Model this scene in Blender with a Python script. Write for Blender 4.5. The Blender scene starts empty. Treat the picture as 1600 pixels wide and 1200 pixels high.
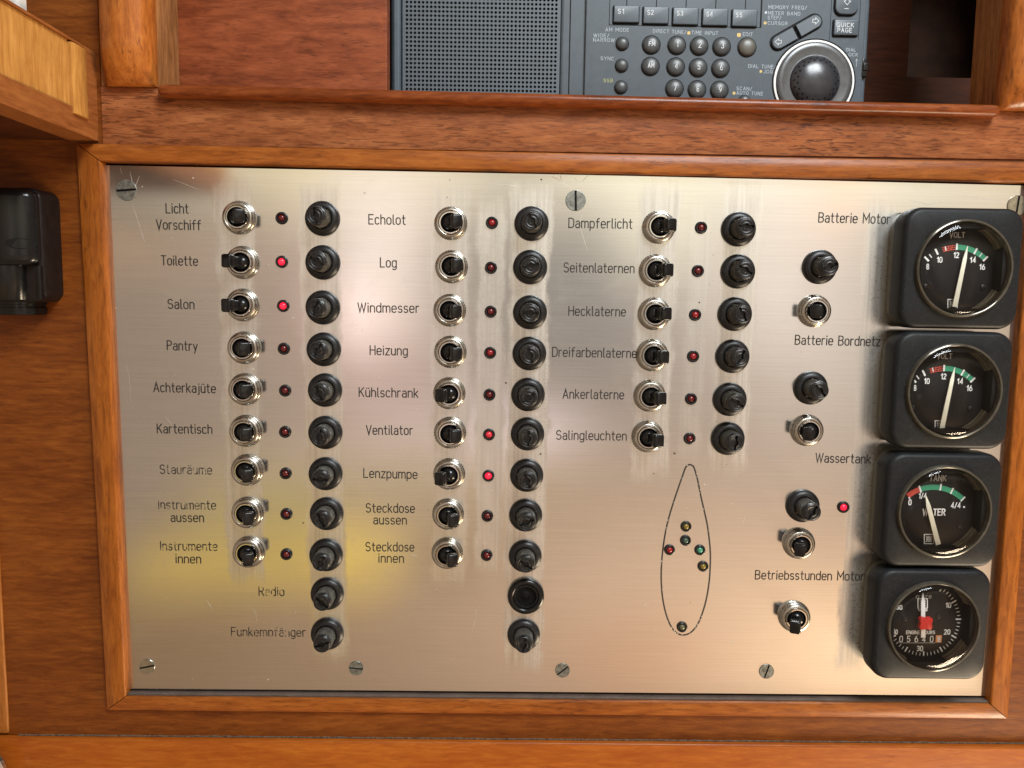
import bpy, bmesh, math, random
from mathutils import Vector, Matrix
rnd = random.Random(7)
sc = bpy.context.scene
COL = sc.collection
MM = 0.001
PI = math.pi

# ------------------------------------------------------------------ camera
# panel face is the plane y = 0, z up, x right; the lens is 414 mm in front of it
DIST = 414.0
R = ((0.9998548126162119, -0.014329849254958754, -0.009220038423462255),
     (0.013277992745679793, 0.9943323374239952, -0.10548411094368654),
     (0.010679353765356642, 0.10534637237828577, 0.9943782445477626))
FPX = 1236.8
cam_d = bpy.data.cameras.new('camera')
cam = bpy.data.objects.new('camera', cam_d)
COL.objects.link(cam)
cam_d.sensor_width = 36.0
cam_d.lens = FPX / 1600 * 36.0
cam_d.clip_start = 0.01
cam_d.clip_end = 50
rt = Vector((R[0][0], R[0][2], -R[0][1]))
dn = Vector((R[1][0], R[1][2], -R[1][1]))
fw = Vector((R[2][0], R[2][2], -R[2][1]))
m = Matrix((rt, -dn, -fw)).transposed().to_4x4()
m.translation = Vector((0, -DIST * MM, 0))
cam.matrix_world = m
sc.camera = cam

# ------------------------------------------------------------------ light
sc.view_settings.view_transform = 'Standard'
sc.view_settings.look = 'None'
sc.view_settings.exposure = 0.42
sc.view_settings.gamma = 1.0
sc.view_settings.use_curve_mapping = False
sc.cycles.use_denoising = True
sc.cycles.max_bounces = 8
sc.cycles.sample_clamp_indirect = 6.0

wd = bpy.data.worlds.new('World')
sc.world = wd
wd.use_nodes = True
nt = wd.node_tree
nt.nodes.clear()


def nn(tree, kind, **kw):
    n = tree.nodes.new(kind)
    for k, v in kw.items():
        setattr(n, k, v)
    return n


# the boat cabin around the camera, as a procedural environment: dim brown with soft
# colour patches, placed so the steel panel mirrors them as its highlights and tones
w_out = nn(nt, 'ShaderNodeOutputWorld')
w_bg = nn(nt, 'ShaderNodeBackground')
nt.links.new(w_bg.outputs[0], w_out.inputs[0])
w_tc = nn(nt, 'ShaderNodeTexCoord')
w_sep = nn(nt, 'ShaderNodeSeparateXYZ')
nt.links.new(w_tc.outputs['Generated'], w_sep.inputs[0])


def wmath(op, a, b=None, c=None):
    n = nn(nt, 'ShaderNodeMath', operation=op)
    for i, s in enumerate((a, b, c)):
        if s is None:
            continue
        if isinstance(s, (int, float)):
            n.inputs[i].default_value = s
        else:
            nt.links.new(s, n.inputs[i])
    return n.outputs[0]


ny = wmath('MAXIMUM', wmath('MULTIPLY', w_sep.outputs[1], -1.0), 0.02)
w_u = wmath('DIVIDE', w_sep.outputs[0], ny)
w_v = wmath('DIVIDE', w_sep.outputs[2], ny)
w_front = wmath('GREATER_THAN', wmath('MULTIPLY', w_sep.outputs[1], -1.0), 0.02)
# (u, v, half width, half height, colour, strength 0-1, edge: 1 soft 3 crisp)
BASE = (0.33, 0.235, 0.165)
PATCHES = [
    (-0.44, -0.05, 0.15, 0.60, (0.355, 0.285, 0.235), 0.95, 1.3),      # dim tone mirrored on the left
    (-1.7, -0.1, 0.8, 1.1, (0.62, 0.56, 0.47), 0.6, 1.5),              # added pale fill that lights the gauges' left walls
    (-0.44, 0.135, 0.10, 0.060, (0.27, 0.240, 0.205), 0.95, 1.6),
    (-0.46, 0.060, 0.14, 0.022, (0.54, 0.40, 0.28), 0.8, 1.3),
    (-0.34, 0.105, 0.07, 0.012, (0.27, 0.22, 0.17), 0.7, 1.2),
    (-0.44, -0.47, 0.26, 0.115, (0.33, 0.235, 0.150), 1.0, 1.3),      # dark tone mirrored low left
    (-0.08, -0.45, 0.28, 0.12, (0.41, 0.30, 0.215), 0.95, 1.3),
    (-0.15, 0.03, 0.17, 0.20, (0.62, 0.54, 0.48), 0.8, 1.0),          # pale tone mirrored left of the middle
    (-0.24, 0.00, 0.05, 0.10, (0.40, 0.27, 0.21), 0.7, 1.0),
    (0.02, 0.03, 0.075, 0.12, (0.40, 0.375, 0.34), 0.85, 1.2),
    (0.13, 0.00, 0.09, 0.13, (0.34, 0.315, 0.30), 0.95, 1.6),
    (0.14, -0.155, 0.13, 0.05, (0.40, 0.34, 0.30), 0.8, 1.3),
    (-0.14, -0.22, 0.24, 0.045, (0.55, 0.455, 0.33), 0.85, 1.8),
    (-0.10, -0.30, 0.14, 0.06, (0.50, 0.40, 0.27), 0.6, 1.4),
    (0.40, 0.02, 0.16, 0.24, (0.70, 0.625, 0.565), 0.9, 1.2),            # bright side, right
    (0.30, -0.10, 0.05, 0.10, (0.45, 0.37, 0.32), 0.6, 1.0),
    (0.30, -0.40, 0.32, 0.16, (0.68, 0.52, 0.40), 0.95, 1.2),          # warm glow mirrored low right
    (0.20, -0.47, 0.12, 0.05, (0.58, 0.34, 0.20), 0.6, 1.2),
    (0.52, -0.47, 0.18, 0.10, (1.05, 0.80, 0.57), 0.9, 1.0),
    (0.22, 0.205, 0.56, 0.085, (0.98, 0.92, 0.76), 0.95, 1.5),         # cream strip mirrored along the top
    (-0.21, 0.165, 0.12, 0.055, (0.78, 0.68, 0.49), 0.85, 1.3),
    (0.02, 0.145, 0.06, 0.035, (0.50, 0.43, 0.37), 0.8, 1.0),
    (0.41, 0.14, 0.012, 0.045, (1.3, 0.66, 0.30), 0.85, 1.0),
    (0.62, 0.02, 0.03, 0.3, (0.9, 0.75, 0.6), 0.6, 1.0),
    (-0.18, -0.015, 0.028, 0.045, (1.45, 1.2, 1.15), 0.8, 1.0),       # a small highlight mirrored in the steel
    (-0.135, 0.08, 0.03, 0.09, (0.95, 0.82, 0.74), 0.65, 1.0),
    (-0.15, -0.10, 0.06, 0.05, (0.62, 0.46, 0.43), 0.6, 1.0),
    (0.01, -0.165, 0.085, 0.026, (0.98, 0.86, 0.86), 0.8, 1.3),
    (-0.15, -0.175, 0.07, 0.025, (0.72, 0.60, 0.58), 0.6, 1.2),
    (-0.17, 0.085, 0.05, 0.10, (0.92, 0.83, 0.77), 0.8, 1.2),
    (0.19, 0.085, 0.05, 0.05, (0.92, 0.86, 0.72), 0.75, 1.2),
    (0.34, 0.06, 0.07, 0.12, (0.88, 0.80, 0.73), 0.75, 1.2),
    (-0.305, -0.280, 0.080, 0.040, (0.52, 0.43, 0.23), 0.95, 3.0),     # yellow blotch mirrored low left
    (-0.350, -0.345, 0.125, 0.034, (0.62, 0.48, 0.19), 1.0, 3.5),
    (-0.185, -0.335, 0.050, 0.040, (0.80, 0.62, 0.22), 1.0, 3.5),
    (-0.07, -0.335, 0.045, 0.03, (0.38, 0.28, 0.20), 0.85, 1.6),
]
w_uv = nn(nt, 'ShaderNodeCombineXYZ')
nt.links.new(w_u, w_uv.inputs[0])
nt.links.new(w_v, w_uv.inputs[1])
w_nz = nn(nt, 'ShaderNodeTexNoise')
w_nz.inputs['Scale'].default_value = 13.0
w_nz.inputs['Detail'].default_value = 3.0
nt.links.new(w_uv.outputs[0], w_nz.inputs['Vector'])
w_off = nn(nt, 'ShaderNodeVectorMath', operation='MULTIPLY_ADD')
nt.links.new(w_nz.outputs['Color'], w_off.inputs[0])
w_off.inputs[1].default_value = (0.07, 0.05, 0)
nt.links.new(w_uv.outputs[0], w_off.inputs[2])
w_ctr = nn(nt, 'ShaderNodeVectorMath', operation='SUBTRACT')
nt.links.new(w_off.outputs[0], w_ctr.inputs[0])
w_ctr.inputs[1].default_value = (0.035, 0.025, 0)
prev = nn(nt, 'ShaderNodeRGB')
prev.outputs[0].default_value = BASE + (1,)
prev = prev.outputs[0]
for (u0, v0, su, sv, colr, amt, edge) in PATCHES:
    s = nn(nt, 'ShaderNodeVectorMath', operation='SUBTRACT')
    nt.links.new(w_ctr.outputs[0], s.inputs[0])
    s.inputs[1].default_value = (u0, v0, 0)
    d_ = nn(nt, 'ShaderNodeVectorMath', operation='DIVIDE')
    nt.links.new(s.outputs[0], d_.inputs[0])
    d_.inputs[1].default_value = (su, sv, 1)
    ln = nn(nt, 'ShaderNodeVectorMath', operation='LENGTH')
    nt.links.new(d_.outputs[0], ln.inputs[0])
    rad = ln.outputs['Value']
    if edge >= 2.9:
        ab = nn(nt, 'ShaderNodeVectorMath', operation='ABSOLUTE')
        nt.links.new(d_.outputs[0], ab.inputs[0])
        sx_ = nn(nt, 'ShaderNodeSeparateXYZ')
        nt.links.new(ab.outputs[0], sx_.inputs[0])
        rad = wmath('MAXIMUM', sx_.outputs[0], sx_.outputs[1])
    g = wmath('POWER', rad, 2.0 * edge)
    g = wmath('EXPONENT', wmath('MULTIPLY', g, -0.7))
    g = wmath('MULTIPLY', g, amt)
    g = wmath('MULTIPLY', g, w_front)
    mx = nn(nt, 'ShaderNodeMix', data_type='RGBA')
    nt.links.new(g, mx.inputs[0])
    nt.links.new(prev, mx.inputs[6])
    mx.inputs[7].default_value = tuple(1.5 * c ** 1.6 for c in colr) + (1,)
    prev = mx.outputs[2]
nt.links.new(prev, w_bg.inputs[0])
w_bg.inputs[1].default_value = 0.92


def area(name, loc, target, sx, sy, power, colr):
    l = bpy.data.lights.new(name, 'AREA')
    l.shape = 'RECTANGLE'
    l.size, l.size_y = sx, sy
    l.energy = power
    l.color = colr
    o = bpy.data.objects.new(name, l)
    COL.objects.link(o)
    o.location = loc
    o.rotation_euler = (Vector(target) - Vector(loc)).to_track_quat('-Z', 'Y').to_euler()
    return o


area('hatch_light', (0.34, -0.66, 0.70), (0.06, 0.0, -0.02), 0.42, 0.36, 11.0, (0.90, 0.96, 1.0))
area('companionway_light', (0.68, -0.24, -0.74), (0.22, 0.0, -0.2), 0.30, 0.30, 8.0, (1.0, 0.80, 0.56))


# ------------------------------------------------------------------ helpers
def P(px, py, d=0.0):
    """photo pixel -> (x, z) in mm on the plane d mm in front of the panel face"""
    c = ((px - 800) / FPX, (py - 600) / FPX, 1.0)
    x = R[0][0] * c[0] + R[1][0] * c[1] + R[2][0] * c[2]
    y = R[0][1] * c[0] + R[1][1] * c[1] + R[2][1] * c[2]
    z = R[0][2] * c[0] + R[1][2] * c[1] + R[2][2] * c[2]
    k = (DIST - d) / z
    return (x * k, -y * k)


def tag(o, label=None, cat=None, group=None, kind=None):
    if label: o['label'] = label
    if cat: o['category'] = cat
    if group: o['group'] = group
    if kind: o['kind'] = kind
    return o


def thing(name, label, cat, x=0, z=0, d=0, group=None):
    o = bpy.data.objects.new(name, None)
    o.empty_display_size = 0.01
    COL.objects.link(o)
    o.location = (x * MM, -d * MM, z * MM)
    return tag(o, label, cat, group)


def copy_tree(o, parent=None):
    c = o.copy()
    COL.objects.link(c)
    c.parent = parent
    for ch in list(o.children):
        copy_tree(ch, c)
    return c


def rr_loop(x0, x1, z0, z1, c, k=6):
    """rounded rectangle, counter-clockwise"""
    pts = []
    if c <= 1e-6:
        return [(x1, z0), (x1, z1), (x0, z1), (x0, z0)]
    for (cx, cz, a) in ((x1 - c, z0 + c, -90), (x1 - c, z1 - c, 0), (x0 + c, z1 - c, 90), (x0 + c, z0 + c, 180)):
        for i in range(k + 1):
            t = math.radians(a + 90 * i / k)
            pts.append((cx + c * math.cos(t), cz + c * math.sin(t)))
    return pts


class MB:
    """collects faces given in (x, z, d) mm and builds ONE mesh object"""
    def __init__(s):
        s.v, s.f, s.mi = [], [], []

    def add(s, verts, faces, mat=0):
        b = len(s.v)
        s.v += [(x * MM, -d * MM, z * MM) for (x, z, d) in verts]
        s.f += [tuple(b + i for i in f) for f in faces]
        s.mi += [mat] * len(faces)

    def loft(s, loops, cap0=False, cap1=True, mat=0, closed=True):
        n = len(loops[0])
        verts = [p for l in loops for p in l]
        faces = []
        for a in range(len(loops) - 1):
            for i in range(n if closed else n - 1):
                j = (i + 1) % n
                faces.append((a * n + i, a * n + j, (a + 1) * n + j, (a + 1) * n + i))
        if cap0: faces.append(tuple(reversed(range(n))))
        if cap1: faces.append(tuple((len(loops) - 1) * n + i for i in range(n)))
        s.add(verts, faces, mat)

    def slab(s, x0, x1, z0, z1, d0, d1, b=0.5, c=None, seg=3, mat=0, cap0=True):
        """block whose front edges are rounded with radius b, corners with radius c"""
        c = b if c is None else c
        prof = [(0, d0)]
        for i in range(seg + 1):
            a = PI / 2 * i / seg
            prof.append((b * (1 - math.cos(a)), d1 - b + b * math.sin(a)))
        loops = []
        for (ins, d) in prof:
            cc = max(c - ins, 0.02 * c + 1e-4)
            loops.append([(x, z, d) for (x, z) in rr_loop(x0 + ins, x1 - ins, z0 + ins, z1 - ins, cc)])
        s.loft(loops, cap0=cap0, cap1=True, mat=mat)

    def lathe(s, prof, n=48, cx=0, cz=0, mat=0, ridge=None):
        """profile of (radius, d); radius 0 closes"""
        verts, rows = [], []
        for (r, d) in prof:
            if r < 1e-6:
                rows.append([len(verts)] * n)
                verts.append((cx, cz, d))
            else:
                rows.append(list(range(len(verts), len(verts) + n)))
                for i in range(n):
                    a = 2 * PI * i / n
                    rr = r if ridge is None else r * ridge(a, d)
                    verts.append((cx + rr * math.cos(a), cz + rr * math.sin(a), d))
        faces = []
        for a in range(len(rows) - 1):
            for i in range(n):
                j = (i + 1) % n
                q = [rows[a][i], rows[a][j], rows[a + 1][j], rows[a + 1][i]]
                u = []
                for t in q:
                    if t not in u: u.append(t)
                if len(u) > 2: faces.append(tuple(u))
        s.add(verts, faces, mat)

    def build(s, name, mats, parent=None, loc=None, angle=40, recalc=True):
        me = bpy.data.meshes.new(name)
        me.from_pydata(s.v, [], s.f)
        if not isinstance(mats, (list, tuple)): mats = [mats]
        for mt in mats: me.materials.append(mt)
        me.polygons.foreach_set('material_index', s.mi)
        if recalc:
            bm = bmesh.new(); bm.from_mesh(me)
            bmesh.ops.recalc_face_normals(bm, faces=bm.faces)
            bm.to_mesh(me); bm.free()
        me.polygons.foreach_set('use_smooth', [True] * len(me.polygons))
        me.set_sharp_from_angle(angle=math.radians(angle))
        o = bpy.data.objects.new(name, me)
        COL.objects.link(o)
        o.parent = parent
        if loc: o.location = (loc[0] * MM, -loc[2] * MM, loc[1] * MM)
        return o


# ------------------------------------------------------------------ materials
def new_mat(name):
    mt = bpy.data.materials.new(name)
    mt.use_nodes = True
    t = mt.node_tree
    return mt, t, t.nodes['Principled BSDF']


def mth(t, op, a, b=None, c=None, clamp=False):
    n = nn(t, 'ShaderNodeMath', operation=op)
    n.use_clamp = clamp
    for i, s in enumerate((a, b, c)):
        if s is None: continue
        if isinstance(s, (int, float)): n.inputs[i].default_value = s
        else: t.links.new(s, n.inputs[i])
    return n.outputs[0]


def noise(t, vec, scale, detail=3, rough=0.55, dist=0.0):
    n = nn(t, 'ShaderNodeTexNoise')
    n.inputs['Scale'].default_value = scale
    n.inputs['Detail'].default_value = detail
    n.inputs['Roughness'].default_value = rough
    n.inputs['Distortion'].default_value = dist
    t.links.new(vec, n.inputs['Vector'])
    return n.outputs['Fac']


def ramp(t, fac, stops):
    r = nn(t, 'ShaderNodeValToRGB')
    e = r.color_ramp.elements
    e[0].position, e[0].color = stops[0][0], tuple(stops[0][1]) + (1,)
    e[1].position, e[1].color = stops[-1][0], tuple(stops[-1][1]) + (1,)
    for (p, c) in stops[1:-1]:
        k = e.new(p); k.color = tuple(c) + (1,)
    t.links.new(fac, r.inputs[0])
    return r.outputs[0]


def mixc(t, fac, a, b, mode='MIX'):
    n = nn(t, 'ShaderNodeMix', data_type='RGBA', blend_type=mode)
    for i, s in ((0, fac), (6, a), (7, b)):
        if isinstance(s, (int, float)): n.inputs[i].default_value = s
        elif isinstance(s, tuple): n.inputs[i].default_value = s + (1,)
        else: t.links.new(s, n.inputs[i])
    return n.outputs[2]


def obj_coords(t, scale=(1, 1, 1), rand=True):
    tc = nn(t, 'ShaderNodeTexCoord')
    mp = nn(t, 'ShaderNodeMapping')
    mp.inputs['Scale'].default_value = scale
    t.links.new(tc.outputs['Object'], mp.inputs[0])
    if rand:
        oi = nn(t, 'ShaderNodeObjectInfo')
        cb = nn(t, 'ShaderNodeCombineXYZ')
        for i, k in enumerate((7.3, 13.1, 29.7)):
            t.links.new(mth(t, 'MULTIPLY', oi.outputs['Random'], k), cb.inputs[i])
        t.links.new(cb.outputs[0], mp.inputs['Location'])
    return mp.outputs[0]


def wood(name, base, dark, light, axis='x', fleck=0.6, rough=0.38, coat=0.25, fine=1.0, figure=1.0, dens=0.0):
    mt, t, b = new_mat(name)

    def sc3(al, ac):
        return {'x': (al, ac, ac), 'z': (ac, ac, al), 'y': (ac, al, ac)}[axis]
    n1 = noise(t, obj_coords(t, sc3(62, 520 * fine)), 1.0, 6, 0.68, 0.5)
    n2 = noise(t, obj_coords(t, sc3(9, 48)), 1.0, 3, 0.5, 1.2 * figure)
    n3 = noise(t, obj_coords(t, sc3(95, 820)), 1.0, 3, 0.6, 0.5 * figure)
    n4 = noise(t, obj_coords(t, (9, 9, 9)), 1.0, 2, 0.5)
    f = mth(t, 'ADD', mth(t, 'MULTIPLY', n1, 0.66), mth(t, 'MULTIPLY', n2, 0.34))
    c = ramp(t, f, [(0.36, dark), (0.50, base), (0.64, light)])
    pores = ramp(t, n3, [(0.55 - dens, (0, 0, 0)), (0.69 - dens, (1, 1, 1))])
    pm = mth(t, 'MULTIPLY', pores, mth(t, 'MULTIPLY', mth(t, 'SUBTRACT', n4, 0.15, clamp=True), 2.0 * fleck), clamp=True)
    c2 = mixc(t, pm, c, tuple(x * 0.45 for x in dark))
    # worn, paler nicks
    sp = noise(t, obj_coords(t, sc3(160, 420)), 1.0, 2, 0.5)
    spm = mth(t, 'MULTIPLY', mth(t, 'SUBTRACT', sp, 0.75, clamp=True), 4.0, clamp=True)
    c3 = mixc(t, spm, c2, tuple(min(1, x * 1.7 + 0.05) for x in light))
    t.links.new(c3, b.inputs['Base Color'])
    r = mth(t, 'ADD', rough - 0.08, mth(t, 'MULTIPLY', n4, 0.2))
    t.links.new(r, b.inputs['Roughness'])
    b.inputs['Coat Weight'].default_value = coat * 0.3
    b.inputs['Coat Roughness'].default_value = 0.22
    b.inputs['Specular IOR Level'].default_value = 0.18
    bp = nn(t, 'ShaderNodeBump')
    bp.inputs['Strength'].default_value = 0.25
    bp.inputs['Distance'].default_value = 0.0004
    h = mth(t, 'SUBTRACT', mth(t, 'MULTIPLY', n1, 0.5), mth(t, 'MULTIPLY', pm, 0.8))
    t.links.new(h, bp.inputs['Height'])
    t.links.new(bp.outputs[0], b.inputs['Normal'])
    return mt


def plain(name, colr, rough=0.5, metal=0.0, var=0.25, vscale=300, bump=0.0, bscale=900, coat=0.0, spec=0.5, dust=0.0):
    mt, t, b = new_mat(name)
    co = obj_coords(t)
    n = noise(t, co, vscale, 4, 0.6)
    k = mth(t, 'ADD', 1 - var / 2, mth(t, 'MULTIPLY', mth(t, 'SUBTRACT', n, 0.5), var * 2))
    c = nn(t, 'ShaderNodeVectorMath', operation='SCALE')
    c.inputs[0].default_value = colr
    t.links.new(k, c.inputs['Scale'])
    cc = c.outputs[0]
    if dust > 0:
        dn_ = noise(t, co, 1400, 2, 0.5)
        dm = mth(t, 'MULTIPLY', mth(t, 'SUBTRACT', dn_, 0.62, clamp=True), 6.0 * dust, clamp=True)
        cc = mixc(t, dm, cc, (0.35, 0.33, 0.28))
    t.links.new(cc, b.inputs['Base Color'])
    t.links.new(mth(t, 'ADD', rough - 0.06, mth(t, 'MULTIPLY', n, 0.14)), b.inputs['Roughness'])
    b.inputs['Metallic'].default_value = metal
    b.inputs['Coat Weight'].default_value = coat
    b.inputs['Specular IOR Level'].default_value = spec
    if bump:
        bp = nn(t, 'ShaderNodeBump')
        bp.inputs['Strength'].default_value = bump
        bp.inputs['Distance'].default_value = 0.0002
        t.links.new(noise(t, co, bscale, 3, 0.6), bp.inputs['Height'])
        t.links.new(bp.outputs[0], b.inputs['Normal'])
    return mt


M = {}
M['bulkhead'] = wood('varnished bulkhead wood', (0.1479, 0.0380, 0.0045), (0.0968, 0.0221, 0.0025), (0.2097, 0.0609, 0.0080), 'x', 0.35, 0.42, 0.12, 0.8, 0.6)
M['rail_board'] = wood('teak rail board', (0.2441, 0.0792, 0.0264), (0.1572, 0.0439, 0.0140), (0.3144, 0.1136, 0.0396), 'x', 1.0, 0.45, 0.08, 0.55, 2.2, 0.05)
M['frame_x'] = wood('moulding wood across', (0.2327, 0.0647, 0.0092), (0.1462, 0.0357, 0.0046), (0.3125, 0.0970, 0.0155), 'x', 0.8, 0.36, 0.3, 0.8, 1.4)
M['frame_z'] = wood('moulding wood upright', (0.2459, 0.0700, 0.0084), (0.1596, 0.0398, 0.0042), (0.3125, 0.0970, 0.0134), 'z', 0.7, 0.36, 0.3, 0.8, 1.2)
M['post'] = wood('rounded post wood', (0.3042, 0.0894, 0.0149), (0.1690, 0.0455, 0.0075), (0.4056, 0.1366, 0.0259), 'z', 0.8, 0.26, 0.6, 0.5, 1.5)
M['edge'] = wood('edge strip wood', (0.26, 0.088, 0.016), (0.18, 0.058, 0.010), (0.33, 0.12, 0.024), 'z', 0.3, 0.42, 0.2, 0.8, 0.8)
M['jamb'] = wood('jamb wood', (0.30, 0.130, 0.045), (0.17, 0.065, 0.020), (0.40, 0.180, 0.065), 'z', 0.6, 0.45, 0.15, 0.8, 1.0)
M['lip'] = wood('dark red lip wood', (0.1554, 0.0351, 0.0072), (0.0777, 0.0162, 0.0036), (0.2271, 0.0602, 0.0142), 'x', 0.7, 0.30, 0.5, 0.6, 1.0)
M['partition'] = wood('mahogany partition wood', (0.2104, 0.0509, 0.0168), (0.1251, 0.0275, 0.0085), (0.2844, 0.0772, 0.0267), 'x', 0.7, 0.42, 0.15, 0.5, 2.2)
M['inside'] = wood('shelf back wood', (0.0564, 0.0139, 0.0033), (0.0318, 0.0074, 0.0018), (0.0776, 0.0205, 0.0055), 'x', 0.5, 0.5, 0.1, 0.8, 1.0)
M['inlay'] = wood('pale inlay wood', (0.425, 0.200, 0.048), (0.323, 0.140, 0.031), (0.527, 0.264, 0.072), 'z', 0.25, 0.36, 0.25, 0.8, 0.8)
M['case'] = wood('locker wood', (0.2268, 0.0736, 0.0194), (0.1512, 0.0442, 0.0101), (0.2856, 0.1030, 0.0274), 'y', 0.4, 0.42, 0.2, 0.8, 0.8)
M['lower'] = wood('lower board wood', (0.2924, 0.0734, 0.0070), (0.2462, 0.0521, 0.0051), (0.3618, 0.1044, 0.0114), 'x', 0.3, 0.36, 0.3, 0.8, 0.8)
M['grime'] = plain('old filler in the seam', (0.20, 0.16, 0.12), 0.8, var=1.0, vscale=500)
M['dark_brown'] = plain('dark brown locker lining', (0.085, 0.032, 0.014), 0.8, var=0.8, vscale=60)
M['seam'] = plain('dark seam line', (0.030, 0.012, 0.005), 0.6)
M['rebate'] = plain('dusty dark rebate', (0.105, 0.072, 0.055), 0.7, var=0.5, vscale=90)
M['void'] = plain('unlit void', (0.010, 0.009, 0.008), 0.9)
M['chrome'] = plain('nickel plating', (0.50, 0.48, 0.44), 0.30, 1.0, var=0.3, vscale=500, bump=0.02, bscale=1200)
t = M['chrome'].node_tree
b = t.nodes['Principled BSDF']
tn_ = ramp(t, noise(t, obj_coords(t), 170, 4, 0.6), [(0.48, (0, 0, 0)), (0.66, (1, 1, 1))])
src = b.inputs['Base Color'].links[0].from_socket
t.links.new(mixc(t, mth(t, 'MULTIPLY', tn_, 0.75), src, (0.27, 0.235, 0.175)), b.inputs['Base Color'])
t.links.new(mth(t, 'ADD', 0.24, mth(t, 'MULTIPLY', tn_, 0.22)), b.inputs['Roughness'])
M['bright'] = plain('bright chrome', (0.70, 0.69, 0.66), 0.10, 1.0, var=0.15, vscale=700)
M['black_gloss'] = plain('glossy black plastic', (0.006, 0.006, 0.0065), 0.20, var=0.3, spec=0.35)
M['black'] = plain('black bakelite', (0.009, 0.009, 0.010), 0.36, var=0.4, bump=0.1, dust=0.2, spec=0.35)
M['knurl'] = plain('dusty black cap', (0.085, 0.080, 0.066), 0.55, var=0.8, vscale=700, bump=0.1, dust=0.35, spec=0.4)
M['black_hole'] = plain('black recess', (0.005, 0.005, 0.005), 0.6, spec=0.15)
M['housing'] = plain('black textured gauge plastic', (0.011, 0.0125, 0.014), 0.45, var=0.4, vscale=400, bump=0.3, bscale=2500, dust=0.12, spec=0.22)
M['flange'] = plain('brightened dusty olive flange', (0.13, 0.125, 0.095), 0.6, var=0.5, vscale=300, dust=0.2)  # olive back part, colour raised to lighten its reflection in the steel
M['dial'] = plain('dial black', (0.007, 0.006, 0.006), 0.6, var=0.3, spec=0.2)
M['bezel'] = plain('smoked amber bezel', (0.11, 0.098, 0.075), 0.14, 0.35, var=0.5, vscale=200)
M['bezel_wall'] = plain('amber inner wall', (0.46, 0.38, 0.25), 0.30, 0.15, var=0.6, vscale=150)
M['white'] = plain('white dial print', (0.80, 0.80, 0.78), 0.6, var=0.1)
M['grey_print'] = plain('grey dial print', (0.42, 0.41, 0.40), 0.6, var=0.1)
M['green'] = plain('green dial print', (0.03, 0.30, 0.16), 0.6, var=0.15)
M['red'] = plain('red dial print', (0.55, 0.06, 0.035), 0.6, var=0.15)
M['orange'] = plain('orange counter drum', (0.75, 0.30, 0.10), 0.6, var=0.15)
M['needle'] = plain('cream needle', (0.88, 0.87, 0.72), 0.5, var=0.1)
M['needle_white'] = plain('white needle', (0.75, 0.75, 0.74), 0.5, var=0.1)
M['hub_red'] = plain('red hub', (0.85, 0.022, 0.02), 0.4, var=0.1)
M['screw'] = plain('oxidised steel screw', (0.30, 0.31, 0.28), 0.48, 0.85, var=0.7, vscale=500, bump=0.3, bscale=1800)
M['screw_shiny'] = plain('polished steel screw', (0.55, 0.57, 0.55), 0.2, 1.0, var=0.3)
M['screw_brass'] = plain('brassy steel screw', (0.45, 0.42, 0.31), 0.36, 0.9, var=0.5, vscale=400)
M['ink'] = plain('black engraving lacquer', (0.030, 0.026, 0.023), 0.6, var=0.9, vscale=900)
M['ink_worn'] = plain('worn engraving lacquer', (0.030, 0.026, 0.022), 0.6, var=1.0, vscale=500)
t = M['ink_worn'].node_tree
wn = noise(t, obj_coords(t), 330, 3, 0.6)
wm_ = ramp(t, wn, [(0.48, (0, 0, 0)), (0.63, (1, 1, 1))])
tb = nn(t, 'ShaderNodeBsdfTransparent')
wx = nn(t, 'ShaderNodeMixShader')
t.links.new(wm_, wx.inputs[0])
t.links.new(t.nodes['Principled BSDF'].outputs[0], wx.inputs[1])
t.links.new(tb.outputs[0], wx.inputs[2])
t.links.new(wx.outputs[0], [n for n in t.nodes if n.type == 'OUTPUT_MATERIAL'][0].inputs[0])
M['radio'] = plain('grey radio plastic', (0.074, 0.096, 0.115), 0.5, var=0.22, vscale=200, bump=0.15, bscale=3000)
M['radio_dark'] = plain('dark radio plastic', (0.030, 0.034, 0.038), 0.5, var=0.2)
M['radio_key'] = plain('radio key plastic', (0.060, 0.080, 0.098), 0.40, var=0.15)
M['rubber_key'] = plain('rubber radio key', (0.060, 0.066, 0.068), 0.36, var=0.2)
M['rubber_edit'] = plain('brown grey radio key', (0.105, 0.100, 0.085), 0.36, var=0.2)
M['legend'] = plain('white radio print', (0.50, 0.53, 0.55), 0.6, var=0.05)
M['legend_dim'] = plain('pale grey radio print', (0.32, 0.37, 0.41), 0.6, var=0.05)
M['amber'] = plain('amber radio print', (0.55, 0.40, 0.14), 0.6, var=0.05)
M['olive'] = plain('olive radio print', (0.34, 0.36, 0.16), 0.6, var=0.05)
M['jog'] = plain('black jog ball', (0.030, 0.032, 0.036), 0.24, var=0.2)
M['jog_ring'] = plain('grey jog dish', (0.085, 0.088, 0.090), 0.28, 0.4, var=0.2)
M['brown_side'] = plain('black plastic with brown cast', (0.012, 0.008, 0.007), 0.42, var=0.5, vscale=200, spec=0.2)
M['pale'] = plain('pale grey cloth', (0.55, 0.55, 0.52), 0.7, var=0.2)


def led_mat(name, colr, emit=0.0, ecol=None):
    mt, t, b = new_mat(name)
    co = obj_coords(t)
    n = noise(t, co, 900, 2)
    c = nn(t, 'ShaderNodeVectorMath', operation='SCALE')
    c.inputs[0].default_value = colr
    t.links.new(mth(t, 'ADD', 0.75, mth(t, 'MULTIPLY', n, 0.5)), c.inputs['Scale'])
    t.links.new(c.outputs[0], b.inputs['Base Color'])
    b.inputs['Roughness'].default_value = 0.18
    if emit:
        b.inputs['Emission Color'].default_value = tuple(ecol) + (1,)
        b.inputs['Emission Strength'].default_value = emit
    return mt


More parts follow.
